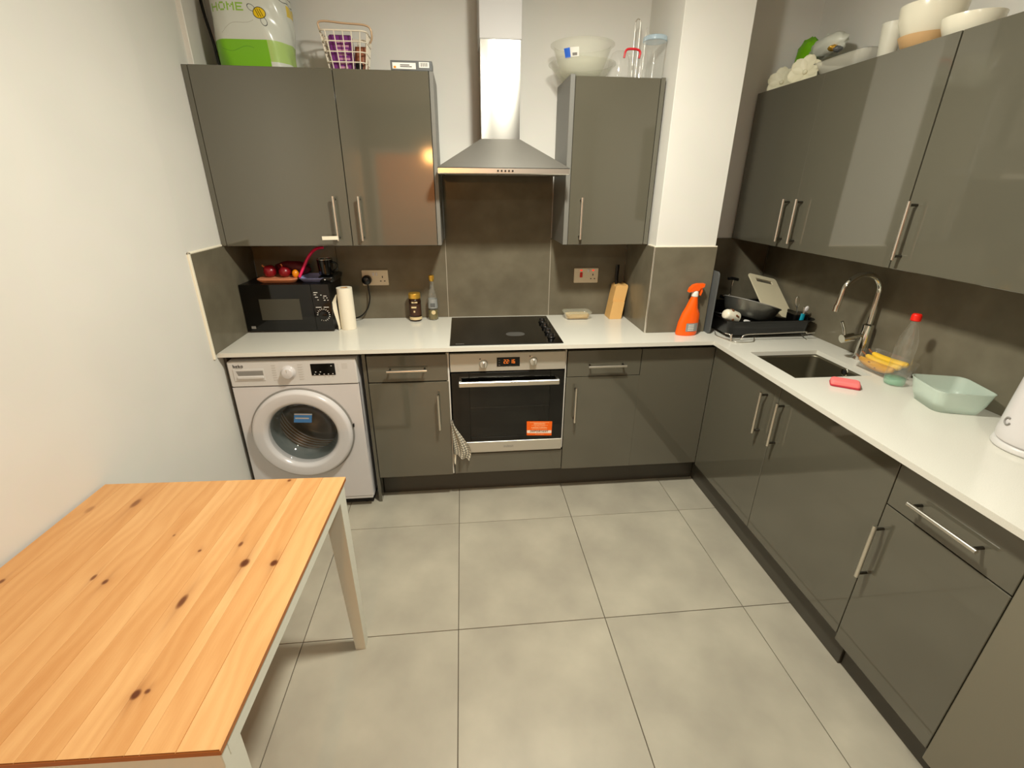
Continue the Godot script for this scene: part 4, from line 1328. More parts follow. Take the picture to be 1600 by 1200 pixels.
	put(wk, "wire_hook", mb().tube(curve([Vector3(2.062, top + 0.003, 0.13), Vector3(2.064, 2.32, 0.13), Vector3(2.068, 2.34, 0.13)], 6), 0.002, 6), "handle_steel")

	# ---- right wall cabinets
	var gb := thing("folded_bag", "crumpled green and clear plastic bag on the far right cabinet", "plastic pack", Vector3(2.86, top, 0.27))
	var crumple := func(c: Vector3, r: Vector3, sd: int) -> MB:
		var f := FastNoiseLite.new()
		f.seed = sd
		f.frequency = 1.1
		var rows := []
		for i in 13:
			var a := PI * i / 12
			var row := PackedVector3Array()
			for j in 22:
				var b := TAU * j / 22
				var d := Vector3(sin(a) * cos(b), cos(a), sin(a) * sin(b))
				var k := 1.0 + 0.35 * f.get_noise_3dv(d * 1.6)
				row.append(c + Vector3(r.x * d.x * k, maxf(r.y * d.y * k, -r.y), r.z * d.z * k))
			rows.append(row)
		return mb().grid(rows, true)
	put(gb, "green_end", crumple.call(Vector3(2.885, top + 0.14, 0.175), Vector3(0.045, 0.075, 0.07), 4), "bag_green", "bright green printed end")
	put(gb, "clear_body", crumple.call(Vector3(2.89, top + 0.155, 0.31), Vector3(0.045, 0.045, 0.11), 8), "bag_white")
	put(gb, "print_mark", crumple.call(Vector3(2.862, top + 0.13, 0.385), Vector3(0.02, 0.012, 0.02), 2), "gold_cap", "yellow print")
	put(gb, "print_mark", crumple.call(Vector3(2.862, top + 0.118, 0.42), Vector3(0.02, 0.012, 0.016), 3), "grey_board", "dark print")
	# petal ornaments
	var petals := func(o: Node3D, c: Vector3, r: float, tilt: Basis, count: int, mt) -> void:
		for k in count:
			var a := TAU * k / count
			var pt := mb(X(c, tilt * Basis(Vector3.UP, a)))
			var up := []
			var dn := []
			for i in 9:
				var t := i / 8.0
				var w := r * 0.46 * sqrt(sin(PI * clampf(t * 0.9 + 0.07, 0, 1)))
				var row := PackedVector3Array()
				var row2 := PackedVector3Array()
				for j in 7:
					var q := j / 6.0 * 2 - 1
					var p := Vector3(r * (0.08 + 0.92 * t), r * (0.34 * t - 0.16 * t * t) + 0.08 * r * q * q, w * q)
					row.append(p)
					row2.append(p - Vector3(0, 0.0015, 0))
				up.append(row)
				dn.append(row2)
			pt.grid(up)
			pt.grid(dn)
			put(o, "petal", pt, mt)
		put(o, "centre", mb(X(c, tilt)).ball(Vector3(0, 0.006, 0), Vector3(r * 0.15, r * 0.13, r * 0.15), 12, 8), mt)
	mat("petal_cream", Color(0.87, 0.85, 0.74), 0.5)
	var ny := Vector3(-0.75, 0.25, 0.6).normalized()
	var nx := ny.cross(Vector3(0, 0, 1)).normalized()
	var towards_view := Basis(nx, ny, nx.cross(ny))
	var pf := thing("cloth_flower", "pale cream artificial flower under the green bag", "flower", Vector3(2.8, top + 0.06, 0.33))
	petals.call(pf, Vector3(2.785, top + 0.042, 0.335), 0.07, towards_view, 6, "petal_cream")
	pf = thing("cloth_flower", "pale artificial flower nearest the pillar on the right cabinet", "flower", Vector3(2.8, top + 0.04, 0.14))
	petals.call(pf, Vector3(2.80, top + 0.035, 0.14), 0.068, towards_view * euler(0, 20, 0), 6, "petal_cream")
	# clear tray, tumbler, bowls
	var tr := thing("plastic_tray", "shallow clear white plastic tray on the right cabinet beside the flowers", "tray", Vector3(2.86, top, 0.56))
	var trc := Vector3(2.87, 0, 0.56)
	put(tr, "tray", mb().grid([ring_xz(0.01, 0.01, 0.004, top + 0.003, trc), ring_xz(0.17, 0.25, 0.03, top + 0.002, trc), ring_xz(0.2, 0.30, 0.03, top + 0.055, trc), ring_xz(0.22, 0.32, 0.03, top + 0.058, trc), ring_xz(0.19, 0.29, 0.03, top + 0.054, trc), ring_xz(0.165, 0.245, 0.03, top + 0.005, trc), ring_xz(0.01, 0.01, 0.004, top + 0.006, trc)], true), "frosted")
	var tm := thing("tumbler", "clear plastic tumbler left of the white bowls on the right cabinet", "tumbler", Vector3(2.86, top, 0.765))
	put(tm, "tumbler", mb(X(Vector3(2.8, top, 0.79))).lathe([Vector2(0.0, 0.0), Vector2(0.03, 0.0), Vector2(0.038, 0.115), Vector2(0.036, 0.116), Vector2(0.028, 0.006), Vector2(0.0, 0.005)], 28), "frosted")
	var tw := thing("wooden_bowl", "tan wooden bowl under the larger white bowl on the right cabinet", "bowl", Vector3(2.85, top, 0.9))
	put(tw, "bowl", mb(X(Vector3(2.85, top, 0.895))).lathe([Vector2(0.0, 0.0), Vector2(0.05, 0.0), Vector2(0.07, 0.02), Vector2(0.084, 0.05), Vector2(0.08, 0.05), Vector2(0.066, 0.024), Vector2(0.0, 0.008)], 36), "tan_wood")
	var wb := thing("white_bowl", "larger white bowl stacked on the tan wooden bowl", "bowl", Vector3(2.85, top + 0.03, 0.885))
	put(wb, "bowl", mb(X(Vector3(2.85, top + 0.028, 0.895))).lathe([Vector2(0.0, 0.0), Vector2(0.055, 0.0), Vector2(0.055, 0.006), Vector2(0.055, 0.006), Vector2(0.076, 0.026), Vector2(0.095, 0.07), Vector2(0.1, 0.115), Vector2(0.096, 0.115), Vector2(0.09, 0.07), Vector2(0.07, 0.03), Vector2(0.0, 0.01)], 40), "cream_china")
	var lb := thing("white_bowl", "smaller low white bowl right of the bowl stack on the cabinet edge", "bowl", Vector3(2.83, top, 1.1))
	put(lb, "bowl", mb(X(Vector3(2.84, top, 1.075))).lathe([Vector2(0.0, 0.0), Vector2(0.05, 0.0), Vector2(0.068, 0.01), Vector2(0.079, 0.036), Vector2(0.083, 0.06), Vector2(0.079, 0.06), Vector2(0.074, 0.037), Vector2(0.062, 0.014), Vector2(0.0, 0.006)], 36), "cream_china")

# ---------------------------------------------------------------- counter, left of the hob
func left_counter() -> void:
	var o := thing("microwave", "black microwave oven with round dial in the left worktop corner", "microwave", Vector3(0.236, WY, 0.17), -deg_to_rad(1.0))
	var w := 0.462
	var x0 := -0.222
	var y0 := 0.008
	var y1 := 0.252
	var zb := -0.118
	var zf := 0.125
	local(o, "body", mb().bb(Vector3(x0, y0, zb), Vector3(-x0, y1, zf - 0.012), 0.004), "black_plastic")
	local(o, "door", mb().bb(Vector3(x0, y0, zf - 0.012), Vector3(x0 + 0.3532, y1, zf), 0.001), "black_gloss")
	mat("mw_window", Color(0.25, 0.24, 0.2), 0.28)
	local(o, "window", mb().bb(Vector3(x0 + 0.085, 0.068, zf), Vector3(x0 + 0.288, 0.178, zf + 0.0012), 0.0005), "mw_window", "grey see-through window mesh")
	local(o, "control_panel", mb().bb(Vector3(x0 + 0.3538, y0, zf - 0.012), Vector3(-x0, y1, zf), 0.001), "black_gloss")
	var cx := 0.177
	var kn := local(o, "dial", mb(X(Vector3(cx, 0.092, zf), euler(90, 0, 0))).lathe([Vector2(0.023, 0), Vector2(0.022, 0.014), Vector2(0.019, 0.016), Vector2(0, 0.016)], 28), "black_gloss")
	var mk := mb()
	for k in 16:
		var a := -PI * 0.62 + k * TAU * 0.76 / 15 * 1.08
		var d := Vector3(sin(a + 0.4), cos(a + 0.4), 0)
		mk.rod(Vector3(cx, 0.092, zf + 0.0006) + d * 0.027, Vector3(cx, 0.092, zf + 0.0006) + d * 0.034, 0.0017, 4)
	mk.bb(Vector3(cx - 0.034, 0.131, zf), Vector3(cx - 0.006, 0.134, zf + 0.0008), 0).bb(Vector3(cx + 0.006, 0.131, zf), Vector3(cx + 0.032, 0.134, zf + 0.0008), 0)
	for p in [[-0.035, 0.208, 0.02], [-0.035, 0.197, 0.012], [-0.03, 0.184, 0.014], [-0.02, 0.17, 0.006], [-0.002, 0.195, 0.006], [0.012, 0.19, 0.016], [0.01, 0.18, 0.006], [0.026, 0.18, 0.006], [0.012, 0.168, 0.008], [0.03, 0.168, 0.005]]:
		mk.bb(Vector3(cx + p[0], p[1], zf), Vector3(cx + p[0] + p[2], p[1] + 0.003, zf + 0.0008), 0)
	local(o, "printed_scale", mk, "print_white", "white printed dial marks").set_meta("kind", "stuff")
	local(o, "badge", mb().bb(Vector3(x0 + 0.022, 0.022, zf), Vector3(x0 + 0.044, 0.036, zf + 0.0008), 0), "print_grey", "small grey badge")
	for p in [[-0.2, -0.1], [0.2, -0.1], [-0.2, 0.08], [0.2, 0.08]]:
		local(o, "foot", mb(X(Vector3(p[0], 0, p[1]))).lathe([Vector2(0.0, 0), Vector2(0.014, 0), Vector2(0.014, 0.0), Vector2(0.012, 0.009), Vector2(0, 0.009)], 12), "black_rubber")
	var mt := WY + 0.2525
	# salmon board, blue-white tray, vegetables
	var b := thing("salmon_board", "salmon-coloured shallow tray on top of the microwave", "tray", Vector3(0.185, mt, 0.18))
	put(b, "tray", mb().loft([ring_xz(0.17, 0.15, 0.03, mt + 0.0005, Vector3(0.19, 0, 0.18)), ring_xz(0.2, 0.19, 0.035, mt + 0.016, Vector3(0.19, 0, 0.18)), ring_xz(0.2, 0.19, 0.035, mt + 0.022, Vector3(0.19, 0, 0.18))]), "board_salmon")
	b = thing("blue_tray", "pale blue-white plastic tray beside the salmon tray on the microwave", "tray", Vector3(0.36, mt, 0.19))
	var bc := Vector3(0.362, 0, 0.18)
	put(b, "tray", mb().grid([ring_xz(0.01, 0.01, 0.004, mt + 0.002, bc), ring_xz(0.1, 0.13, 0.02, mt + 0.001, bc), ring_xz(0.132, 0.17, 0.025, mt + 0.024, bc), ring_xz(0.126, 0.164, 0.025, mt + 0.024, bc), ring_xz(0.096, 0.126, 0.02, mt + 0.004, bc), ring_xz(0.01, 0.01, 0.004, mt + 0.005, bc)], true), "tray_blue")
	var onion := func(c: Vector3, r: float, lean: Basis, label: String) -> void:
		var on := thing("red_onion", label, "onion", c)
		put(on, "bulb", mb(X(c, lean)).lathe([Vector2(0.0, -r * 0.86), Vector2(r * 0.45, -r * 0.78), Vector2(r * 0.9, -r * 0.35), Vector2(r, 0.05 * r), Vector2(r * 0.8, r * 0.55), Vector2(r * 0.35, r * 0.88), Vector2(r * 0.14, r * 1.05)], 24), "onion_red")
		put(on, "neck", mb(X(c, lean)).lathe([Vector2(r * 0.15, r * 1.0), Vector2(r * 0.1, r * 1.25), Vector2(r * 0.14, r * 1.45), Vector2(0.0, r * 1.4)], 12), "onion_neck")
	var ty := mt + 0.022
	onion.call(Vector3(0.145, ty + 0.03, 0.2), 0.034, euler(30, 0, 35), "red onion at the left end of the salmon tray")
	onion.call(Vector3(0.222, ty + 0.028, 0.21), 0.031, euler(15, 0, 12), "red onion with upright brown neck in the middle of the tray")
	var yv := thing("yellow_pepper", "small yellow-orange vegetable at the foot of the magenta net strap", "vegetable", Vector3(0.277, ty + 0.02, 0.2))
	put(yv, "fruit", mb().ball(Vector3(0.277, ty + 0.0195, 0.22), Vector3(0.017, 0.021, 0.017), 16, 10), "yellow_veg")
	var nb := thing("net_bag", "dark red net bag slumped behind the onions with a magenta strap", "net bag", Vector3(0.27, ty, 0.13))
	put(nb, "net", crumpled(Vector3(0.235, ty + 0.03, 0.125), Vector3(0.09, 0.04, 0.035), 6), "net_red")
	put(nb, "strap", mb().tube(curve([Vector3(0.300, ty + 0.004, 0.24), Vector3(0.322, ty + 0.05, 0.22), Vector3(0.352, ty + 0.105, 0.2), Vector3(0.385, ty + 0.138, 0.18), Vector3(0.415, ty + 0.142, 0.15)], 6), 0.0075, 8), "net_magenta", "bright magenta strap")
	# dark mug and small black stand on the microwave
	var mg := thing("black_mug", "black mug with a pale rim at the right end of the microwave top", "mug", Vector3(0.452, mt + 0.012, 0.17))
	var mc := Vector3(0.425, mt + 0.0265, 0.19)
	put(mg, "cup", mb(X(mc)).lathe([Vector2(0.0, 0.0), Vector2(0.03, 0.0), Vector2(0.036, 0.008), Vector2(0.04, 0.085), Vector2(0.0375, 0.085), Vector2(0.033, 0.01), Vector2(0.0, 0.006)], 28), "black_gloss")
	put(mg, "rim", mb(X(mc)).lathe([Vector2(0.0402, 0.0835), Vector2(0.0405, 0.087), Vector2(0.037, 0.087), Vector2(0.0372, 0.0835)], 28), "chrome", "pale metal rim")
	put(mg, "handle", mb().tube(curve([mc + Vector3(0.034, 0.07, 0.012), mc + Vector3(0.06, 0.066, 0.02), mc + Vector3(0.064, 0.04, 0.022), mc + Vector3(0.035, 0.018, 0.012)], 6), 0.005, 8), "black_gloss")
	var sd := thing("black_box", "low black case under the mug at the microwave's right end", "case", Vector3(0.44, mt, 0.17))
	put(sd, "case", mb().loft([ring_xz(0.075, 0.19, 0.02, mt + 0.0005, Vector3(0.434, 0, 0.155)), ring_xz(0.085, 0.2, 0.02, mt + 0.02, Vector3(0.434, 0, 0.155)), ring_xz(0.08, 0.19, 0.02, mt + 0.0255, Vector3(0.434, 0, 0.155))]), "black_plastic")
	put(sd, "indicator", mb().ball(Vector3(0.43, mt + 0.014, 0.254), Vector3(0.004, 0.003, 0.003), 8, 6), "print_white").set_meta("kind", "stuff")
	# kitchen roll with a loose end
	var kr := thing("kitchen_roll", "white paper kitchen roll standing right of the microwave", "paper roll", Vector3(0.515, WY, 0.235))
	var kc := Vector3(0.518, WY + 0.0005, 0.24)
	put(kr, "roll", mb(X(kc)).lathe([Vector2(0.019, 0.0), Vector2(0.04, 0.0), Vector2(0.04, 0.0), Vector2(0.04, 0.222), Vector2(0.04, 0.222), Vector2(0.019, 0.222), Vector2(0.019, 0.222), Vector2(0.019, 0.0)], 32), "paper_white")
	put(kr, "tube_core", mb(X(kc)).lathe([Vector2(0.0192, 0.003), Vector2(0.0192, 0.2225), Vector2(0.0175, 0.2225), Vector2(0.0175, 0.003)], 20), "tan_wood", "brown card core")
	var fl := []
	for i in 10:
		var t := i / 9.0
		var row := PackedVector3Array()
		var bulge := 0.024 * smoothstep(0.0, 0.22, t) * (1.0 - 0.75 * smoothstep(0.25, 1.0, t))
		for j in 6:
			var q := j / 5.0
			row.append(kc + Vector3(-0.0395 - bulge * (0.4 + 0.6 * q), 0.19 - 0.188 * t, 0.004 + 0.034 * q))
		fl.append(row)
	put(kr, "loose_sheet", mb().grid(fl), "paper_white")
	# white paper tag on the wall cabinet handle
	var tg := thing("paper_tag", "small white paper tag stuck on the handle above the microwave", "tag", Vector3(0.522, 1.40, 0.388))
	put(tg, "tag", mb(X(Vector3(0.522, 1.407, 0.3905), euler(0, 0, 1))).box(Vector3.ZERO, Vector3(0.075, 0.017, 0.0012), 0.0003), "paper_white")
	# sockets
	socket("wall_socket", "double wall socket with a black plug, between microwave and coffee jar", 0.577, false)
	var pl := thing("black_plug", "round black plug and cable in the left wall socket", "plug", Vector3(0.603, 1.15, 0.06))
	put(pl, "plug", mb(X(Vector3(0.604, 1.148, 0.05), euler(90, 0, 0))).lathe([Vector2(0.0, 0.0), Vector2(0.026, 0.0), Vector2(0.027, 0.01), Vector2(0.025, 0.028), Vector2(0.018, 0.036), Vector2(0, 0.037)], 26), "black_plastic")
	put(pl, "cable", mb().tube(curve([Vector3(0.606, 1.13, 0.065), Vector3(0.612, 1.08, 0.075), Vector3(0.612, 1.04, 0.08), Vector3(0.596, 0.99, 0.085), Vector3(0.562, 0.952, 0.09), Vector3(0.522, 0.935, 0.09), Vector3(0.48, 0.93, 0.085)], 6), 0.004, 8), "black_plastic")
	# coffee jar
	var cj := thing("coffee_jar", "gold-capped instant coffee jar left of the oil bottle", "jar", Vector3(0.866, WY, 0.095))
	var cc := Vector3(0.866, WY + 0.0005, 0.1)
	put(cj, "jar", mb(X(cc)).lathe([Vector2(0.0, 0.0), Vector2(0.032, 0.0), Vector2(0.035, 0.006), Vector2(0.035, 0.02), Vector2(0.033, 0.03), Vector2(0.033, 0.1), Vector2(0.035, 0.112), Vector2(0.033, 0.124), Vector2(0.028, 0.13), Vector2(0.0, 0.13)], 30), "coffee")
	put(cj, "lid", mb(X(cc)).lathe([Vector2(0.0, 0.13), Vector2(0.0325, 0.13), Vector2(0.0335, 0.133), Vector2(0.0335, 0.156), Vector2(0.031, 0.16), Vector2(0, 0.16)], 30), "gold_cap", "gold screw lid")
	put(cj, "label", mb(X(cc)).lathe([Vector2(0.0337, 0.035), Vector2(0.0337, 0.098)], 30), "label_brown")
	put(cj, "label_band", mb(X(cc)).lathe([Vector2(0.0358, 0.01), Vector2(0.0358, 0.026)], 30), "label_cream")
	put(cj, "label_print", mb().bb(Vector3(0.848, WY + 0.079, 0.131), Vector3(0.876, WY + 0.088, 0.1345), 0).bb(Vector3(0.859, WY + 0.054, 0.1325), Vector3(0.868, WY + 0.064, 0.1345), 0).bb(Vector3(0.85, WY + 0.107, 0.129), Vector3(0.884, WY + 0.115, 0.135), 0.002), "label_cream").set_meta("kind", "stuff")
	var ol := thing("oil_bottle", "slim olive oil bottle with a gold cap left of the hob", "bottle", Vector3(0.966, WY, 0.085))
	var oc := Vector3(0.966, WY + 0.0005, 0.085)
	put(ol, "bottle", mb(X(oc)).lathe([Vector2(0.0, 0.0), Vector2(0.028, 0.0), Vector2(0.031, 0.006), Vector2(0.029, 0.05), Vector2(0.026, 0.11), Vector2(0.023, 0.145), Vector2(0.014, 0.175), Vector2(0.0115, 0.195), Vector2(0.0115, 0.225), Vector2(0, 0.225)], 28), "clear_glass")
	put(ol, "oil", mb(X(oc)).lathe([Vector2(0.0, 0.002), Vector2(0.026, 0.002), Vector2(0.0288, 0.008), Vector2(0.027, 0.05), Vector2(0.0268, 0.058), Vector2(0, 0.058)], 28), "oil", "olive green oil")
	put(ol, "cap", mb(X(oc)).lathe([Vector2(0.0, 0.222), Vector2(0.012, 0.222), Vector2(0.0155, 0.236), Vector2(0.016, 0.252), Vector2(0.013, 0.256), Vector2(0, 0.256)], 22), "gold_cap", "gold cap")
	put(ol, "label", mb(X(oc)).lathe([Vector2(0.0282, 0.07), Vector2(0.0272, 0.1), Vector2(0.0262, 0.122)], 28), "label_grey")
	put(ol, "label_seal", mb(X(oc + Vector3(0.004, 0.047, 0.0295), euler(90, 0, 0))).lathe([Vector2(0.0, 0.002), Vector2(0.012, 0.002), Vector2(0.012, 0.002), Vector2(0.012, -0.002)], 20), "label_cream")
	put(ol, "label_print", mb().bb(oc + Vector3(-0.012, 0.078, 0.024), oc + Vector3(0.014, 0.1, 0.0292), 0.002), "grey_board").set_meta("kind", "stuff")

func crumpled(c: Vector3, r: Vector3, sd: int) -> MB:
	var f := FastNoiseLite.new()
	f.seed = sd
	f.frequency = 1.1
	var rows := []
	for i in 13:
		var a := PI * i / 12
		var row := PackedVector3Array()
		for j in 22:
			var b := TAU * j / 22
			var d := Vector3(sin(a) * cos(b), cos(a), sin(a) * sin(b))
			var k := 1.0 + 0.3 * f.get_noise_3dv(d * 1.6)
			row.append(c + Vector3(r.x * d.x * k, maxf(r.y * d.y * k, -r.y * 0.72), r.z * d.z * k))
		rows.append(row)
	return mb().grid(rows, true)

func socket(called: String, label: String, x: float, cooker: bool) -> void:
	var o := thing(called, label, "socket", Vector3(x + 0.073, 1.157, 0.045))
	var z := 0.0405
	put(o, "plate", mb().bb(Vector3(x, 1.114, z), Vector3(x + 0.146, 1.2, z + 0.009), 0.003), "socket_white")
	var zt := z + 0.009
	if cooker:
		put(o, "rocker", mb().bb(Vector3(x + 0.034, 1.146, zt), Vector3(x + 0.05, 1.176, zt + 0.005), 0.002), "switch_red", "red cooker switch")
		for s in [0.042, 0.113]:
			put(o, "neon_light", mb().box(Vector3(x + s, 1.187, zt + 0.001), Vector3(0.011, 0.006, 0.003), 0.001), "neon_red", "glowing red neon")
		put(o, "rocker", mb().bb(Vector3(x + 0.078, 1.177, zt), Vector3(x + 0.09, 1.194, zt + 0.004), 0.002), "white_plastic", "white switch")
	else:
		for s in [0.058, 0.076]:
			put(o, "rocker", mb().bb(Vector3(x + s, 1.168, zt), Vector3(x + s + 0.011, 1.187, zt + 0.004), 0.002), "white_enamel", "white switch")
	var hs := mb()
	var hx := x + 0.113
	hs.bb(Vector3(hx - 0.0025, 1.156, zt), Vector3(hx + 0.0025, 1.167, zt + 0.0007), 0).bb(Vector3(hx - 0.015, 1.136, zt), Vector3(hx - 0.007, 1.141, zt + 0.0007), 0).bb(Vector3(hx + 0.007, 1.136, zt), Vector3(hx + 0.015, 1.141, zt + 0.0007), 0)
	put(o, "pin_hole", hs, "black_rubber").set_meta("kind", "stuff")

# ---------------------------------------------------------------- counter, right of the hob, and oven towel
func middle_counter() -> void:
	socket("cooker_socket", "cooker switch and socket with glowing red neons right of the hob", 1.798, true)
	var lb := thing("lunch_box", "small clear plastic box of beige food right of the hob", "food box", Vector3(1.81, WY, 0.11))
	var c := Vector3(1.812, 0, 0.115)
	put(lb, "box", mb().grid([ring_xz(0.01, 0.01, 0.004, WY + 0.001, c), ring_xz(0.14, 0.085, 0.02, WY + 0.001, c), ring_xz(0.158, 0.1, 0.024, WY + 0.036, c), ring_xz(0.152, 0.094, 0.022, WY + 0.036, c), ring_xz(0.134, 0.079, 0.018, WY + 0.004, c), ring_xz(0.01, 0.01, 0.004, WY + 0.004, c)], true), "clear_plastic")
	put(lb, "food", mb().loft([ring_xz(0.132, 0.078, 0.018, WY + 0.0045, c), ring_xz(0.142, 0.086, 0.02, WY + 0.025, c), ring_xz(0.12, 0.07, 0.02, WY + 0.028, c)]), "food_beige")
	put(lb, "lid", mb().loft([ring_xz(0.166, 0.108, 0.026, WY + 0.0365, c), ring_xz(0.168, 0.11, 0.026, WY + 0.042, c), ring_xz(0.15, 0.095, 0.02, WY + 0.045, c)]), "milky_plastic")
	# knife block
	var kb := thing("knife_block", "pale beech knife block with a single black-handled knife against the pillar side", "knife block", Vector3(2.04, WY, 0.13))
	var kz0 := 0.062
	var kz1 := 0.15
	put(kb, "block", mb().prism(PackedVector2Array([Vector2(1.998, WY + 0.0005), Vector2(2.07, WY + 0.0005), Vector2(2.098, 1.107), Vector2(2.094, 1.118), Vector2(2.078, 1.112), Vector2(2.055, 1.118), Vector2(2.036, 1.116), Vector2(2.026, 1.108)]), kz0, kz1), "beech")
	put(kb, "front_block", mb().prism(PackedVector2Array([Vector2(1.998, WY + 0.0005), Vector2(2.07, WY + 0.0005), Vector2(2.082, 1.02), Vector2(2.013, 1.024)]), kz1 + 0.0005, kz1 + 0.012), "beech", "lower front step")
	var kn := thing("kitchen_knife", "black-handled kitchen knife standing in the beech block", "knife", Vector3(2.045, 1.11, 0.1))
	put(kn, "handle", mb().tube([Vector3(2.043, 1.112, 0.1), Vector3(2.04, 1.16, 0.1), Vector3(2.042, 1.226, 0.1)], 0.011, 10, false, 0.8), "black_plastic")
	# orange spray bottle
	var sp := thing("spray_bottle", "bright orange cleaning spray bottle in front of the pillar", "spray bottle", Vector3(2.315, WY, 0.495))
	var z := 0.495
	var oval := func(x0: float, x1: float, d: float, y: float) -> PackedVector3Array:
		var out := PackedVector3Array()
		for k in 24:
			var a := TAU * k / 24
			out.append(Vector3((x0 + x1) / 2 + (x1 - x0) / 2 * cos(a), y, z + d / 2 * sin(a)))
		return out
	put(sp, "bottle", mb().loft([oval.call(2.262, 2.368, 0.058, WY + 0.0005), oval.call(2.258, 2.373, 0.064, WY + 0.008), oval.call(2.266, 2.376, 0.064, 0.985), oval.call(2.281, 2.374, 0.06, 1.035), oval.call(2.296, 2.358, 0.052, 1.065), oval.call(2.309, 2.353, 0.044, 1.10), oval.call(2.318, 2.35, 0.034, 1.122)]), "orange_plastic")
	put(sp, "collar", mb(X(Vector3(2.334, 1.1225, z))).lathe([Vector2(0.0, 0.0), Vector2(0.0165, 0.0), Vector2(0.0175, 0.004), Vector2(0.0165, 0.018), Vector2(0.014, 0.03), Vector2(0, 0.03)], 22), "print_white", "white collar")
	put(sp, "spray_head", mb().prism(PackedVector2Array([Vector2(2.296, 1.146), Vector2(2.302, 1.166), Vector2(2.318, 1.182), Vector2(2.338, 1.188), Vector2(2.374, 1.189), Vector2(2.373, 1.173), Vector2(2.352, 1.164), Vector2(2.347, 1.153), Vector2(2.322, 1.153), Vector2(2.308, 1.148)]), z - 0.014, z + 0.014), "orange_plastic")
	put(sp, "trigger", mb().prism(PackedVector2Array([Vector2(2.353, 1.166), Vector2(2.366, 1.17), Vector2(2.369, 1.15), Vector2(2.362, 1.126), Vector2(2.356, 1.132), Vector2(2.359, 1.15)]), z - 0.008, z + 0.008), "orange_plastic")
	var lab := mb()
	var rows := []
	for y in [0.944, 0.988]:
		var row := PackedVector3Array()
		for k in 9:
			var a := lerpf(PI * 0.62, PI * 0.2, k / 8.0)
			row.append(Vector3(2.3185 + 0.0575 * cos(a), y, z + 0.0335 * sin(a)))
		rows.append(row)
	lab.grid(rows)
	put(sp, "label", lab, "label_grey", "pale rectangular label")
	var lt := mb()
	for k in 4:
		var row0 := PackedVector3Array()
		var row1 := PackedVector3Array()
		for q in 6:
			var a := lerpf(PI * 0.56, PI * 0.38, q / 5.0)
			row0.append(Vector3(2.3185 + 0.0585 * cos(a), 0.95 + k * 0.009, z + 0.0345 * sin(a)))
			row1.append(Vector3(2.3185 + 0.0585 * cos(a), 0.954 + k * 0.009, z + 0.0345 * sin(a)))
		lt.grid([row0, row1])
	put(sp, "label_print", lt, "print_white").set_meta("kind", "stuff")
	# dark board leaning on the pillar edge
	var db := thing("dark_board", "tall dark grey chopping board standing against the pillar's right edge", "chopping board", Vector3(2.447, WY, 0.35))
	var bd := mb(X(Vector3(2.4415, WY + 0.0005, 0.3), Basis(Vector3(0, 0, -1), Vector3(0, 1, 0), Vector3(1, 0, 0))))
	var pts := PackedVector2Array()
	for p in rounded(0.4, 0.325, 0.02, 4):
		pts.append(p + Vector2(0, 0.1625))
	bd.prism(pts, 0.0, 0.008)
	put(db, "board", bd, "grey_board")
	# tea towel hanging at the side of the oven
	var im := Image.create(128, 128, false, Image.FORMAT_RGB8)
	im.fill(Color(0.87, 0.84, 0.76))
	for k in 8:
		for i in 128:
			for t in 8:
				var a := im.get_pixel(i, k * 16 + t)
				im.set_pixel(i, k * 16 + t, a.darkened(0.3))
				a = im.get_pixel(k * 16 + t, i)
				im.set_pixel(k * 16 + t, i, a.darkened(0.3))
	var tm := print_mat("checked_cloth", im, 0.9)
	tm.uv1_scale = Vector3(0.75, 2.0, 1)
	tm.rim_enabled = true
	tm.rim = 0.2
	var tt := thing("tea_towel", "checked grey and white tea towel caught between cabinet and oven", "tea towel", Vector3(1.08, 0.42, 0.58))
	var g := []
	for i in 19:
		var t := i / 18.0
		var row := PackedVector3Array()
		var wd := lerpf(0.008, 0.088, smoothstep(0.0, 0.85, t)) * (1.0 - 0.15 * smoothstep(0.85, 1.0, t))
		for j in 15:
			var s := j / 14.0
			var yy := 0.508 - 0.228 * t - 0.016 * s * t + (0.022 * (1.0 - s) if t > 0.8 else 0.0) * (t - 0.8) * 5.0
			row.append(Vector3(1.058 + 0.014 * t + wd * s, yy, 0.584 + 0.012 * sin(s * 10.0 + t * 3.0) * (0.3 + t) + 0.012 * t))
		g.append(row)
	var cl := mb().grid(g)
	var back := []
	for row in g:
		var r2 := PackedVector3Array()
		for p in row:
			r2.append(p + Vector3(0.001, 0, -0.003))
		back.append(r2)
	cl.grid(back)
	put(tt, "cloth", cl, tm)
	put(tt, "hanging_corner", mb().grid([PackedVector3Array([Vector3(1.066, 0.30, 0.583), Vector3(1.078, 0.295, 0.581)]), PackedVector3Array([Vector3(1.067, 0.24, 0.581), Vector3(1.073, 0.232, 0.58)])]), "paper_white")

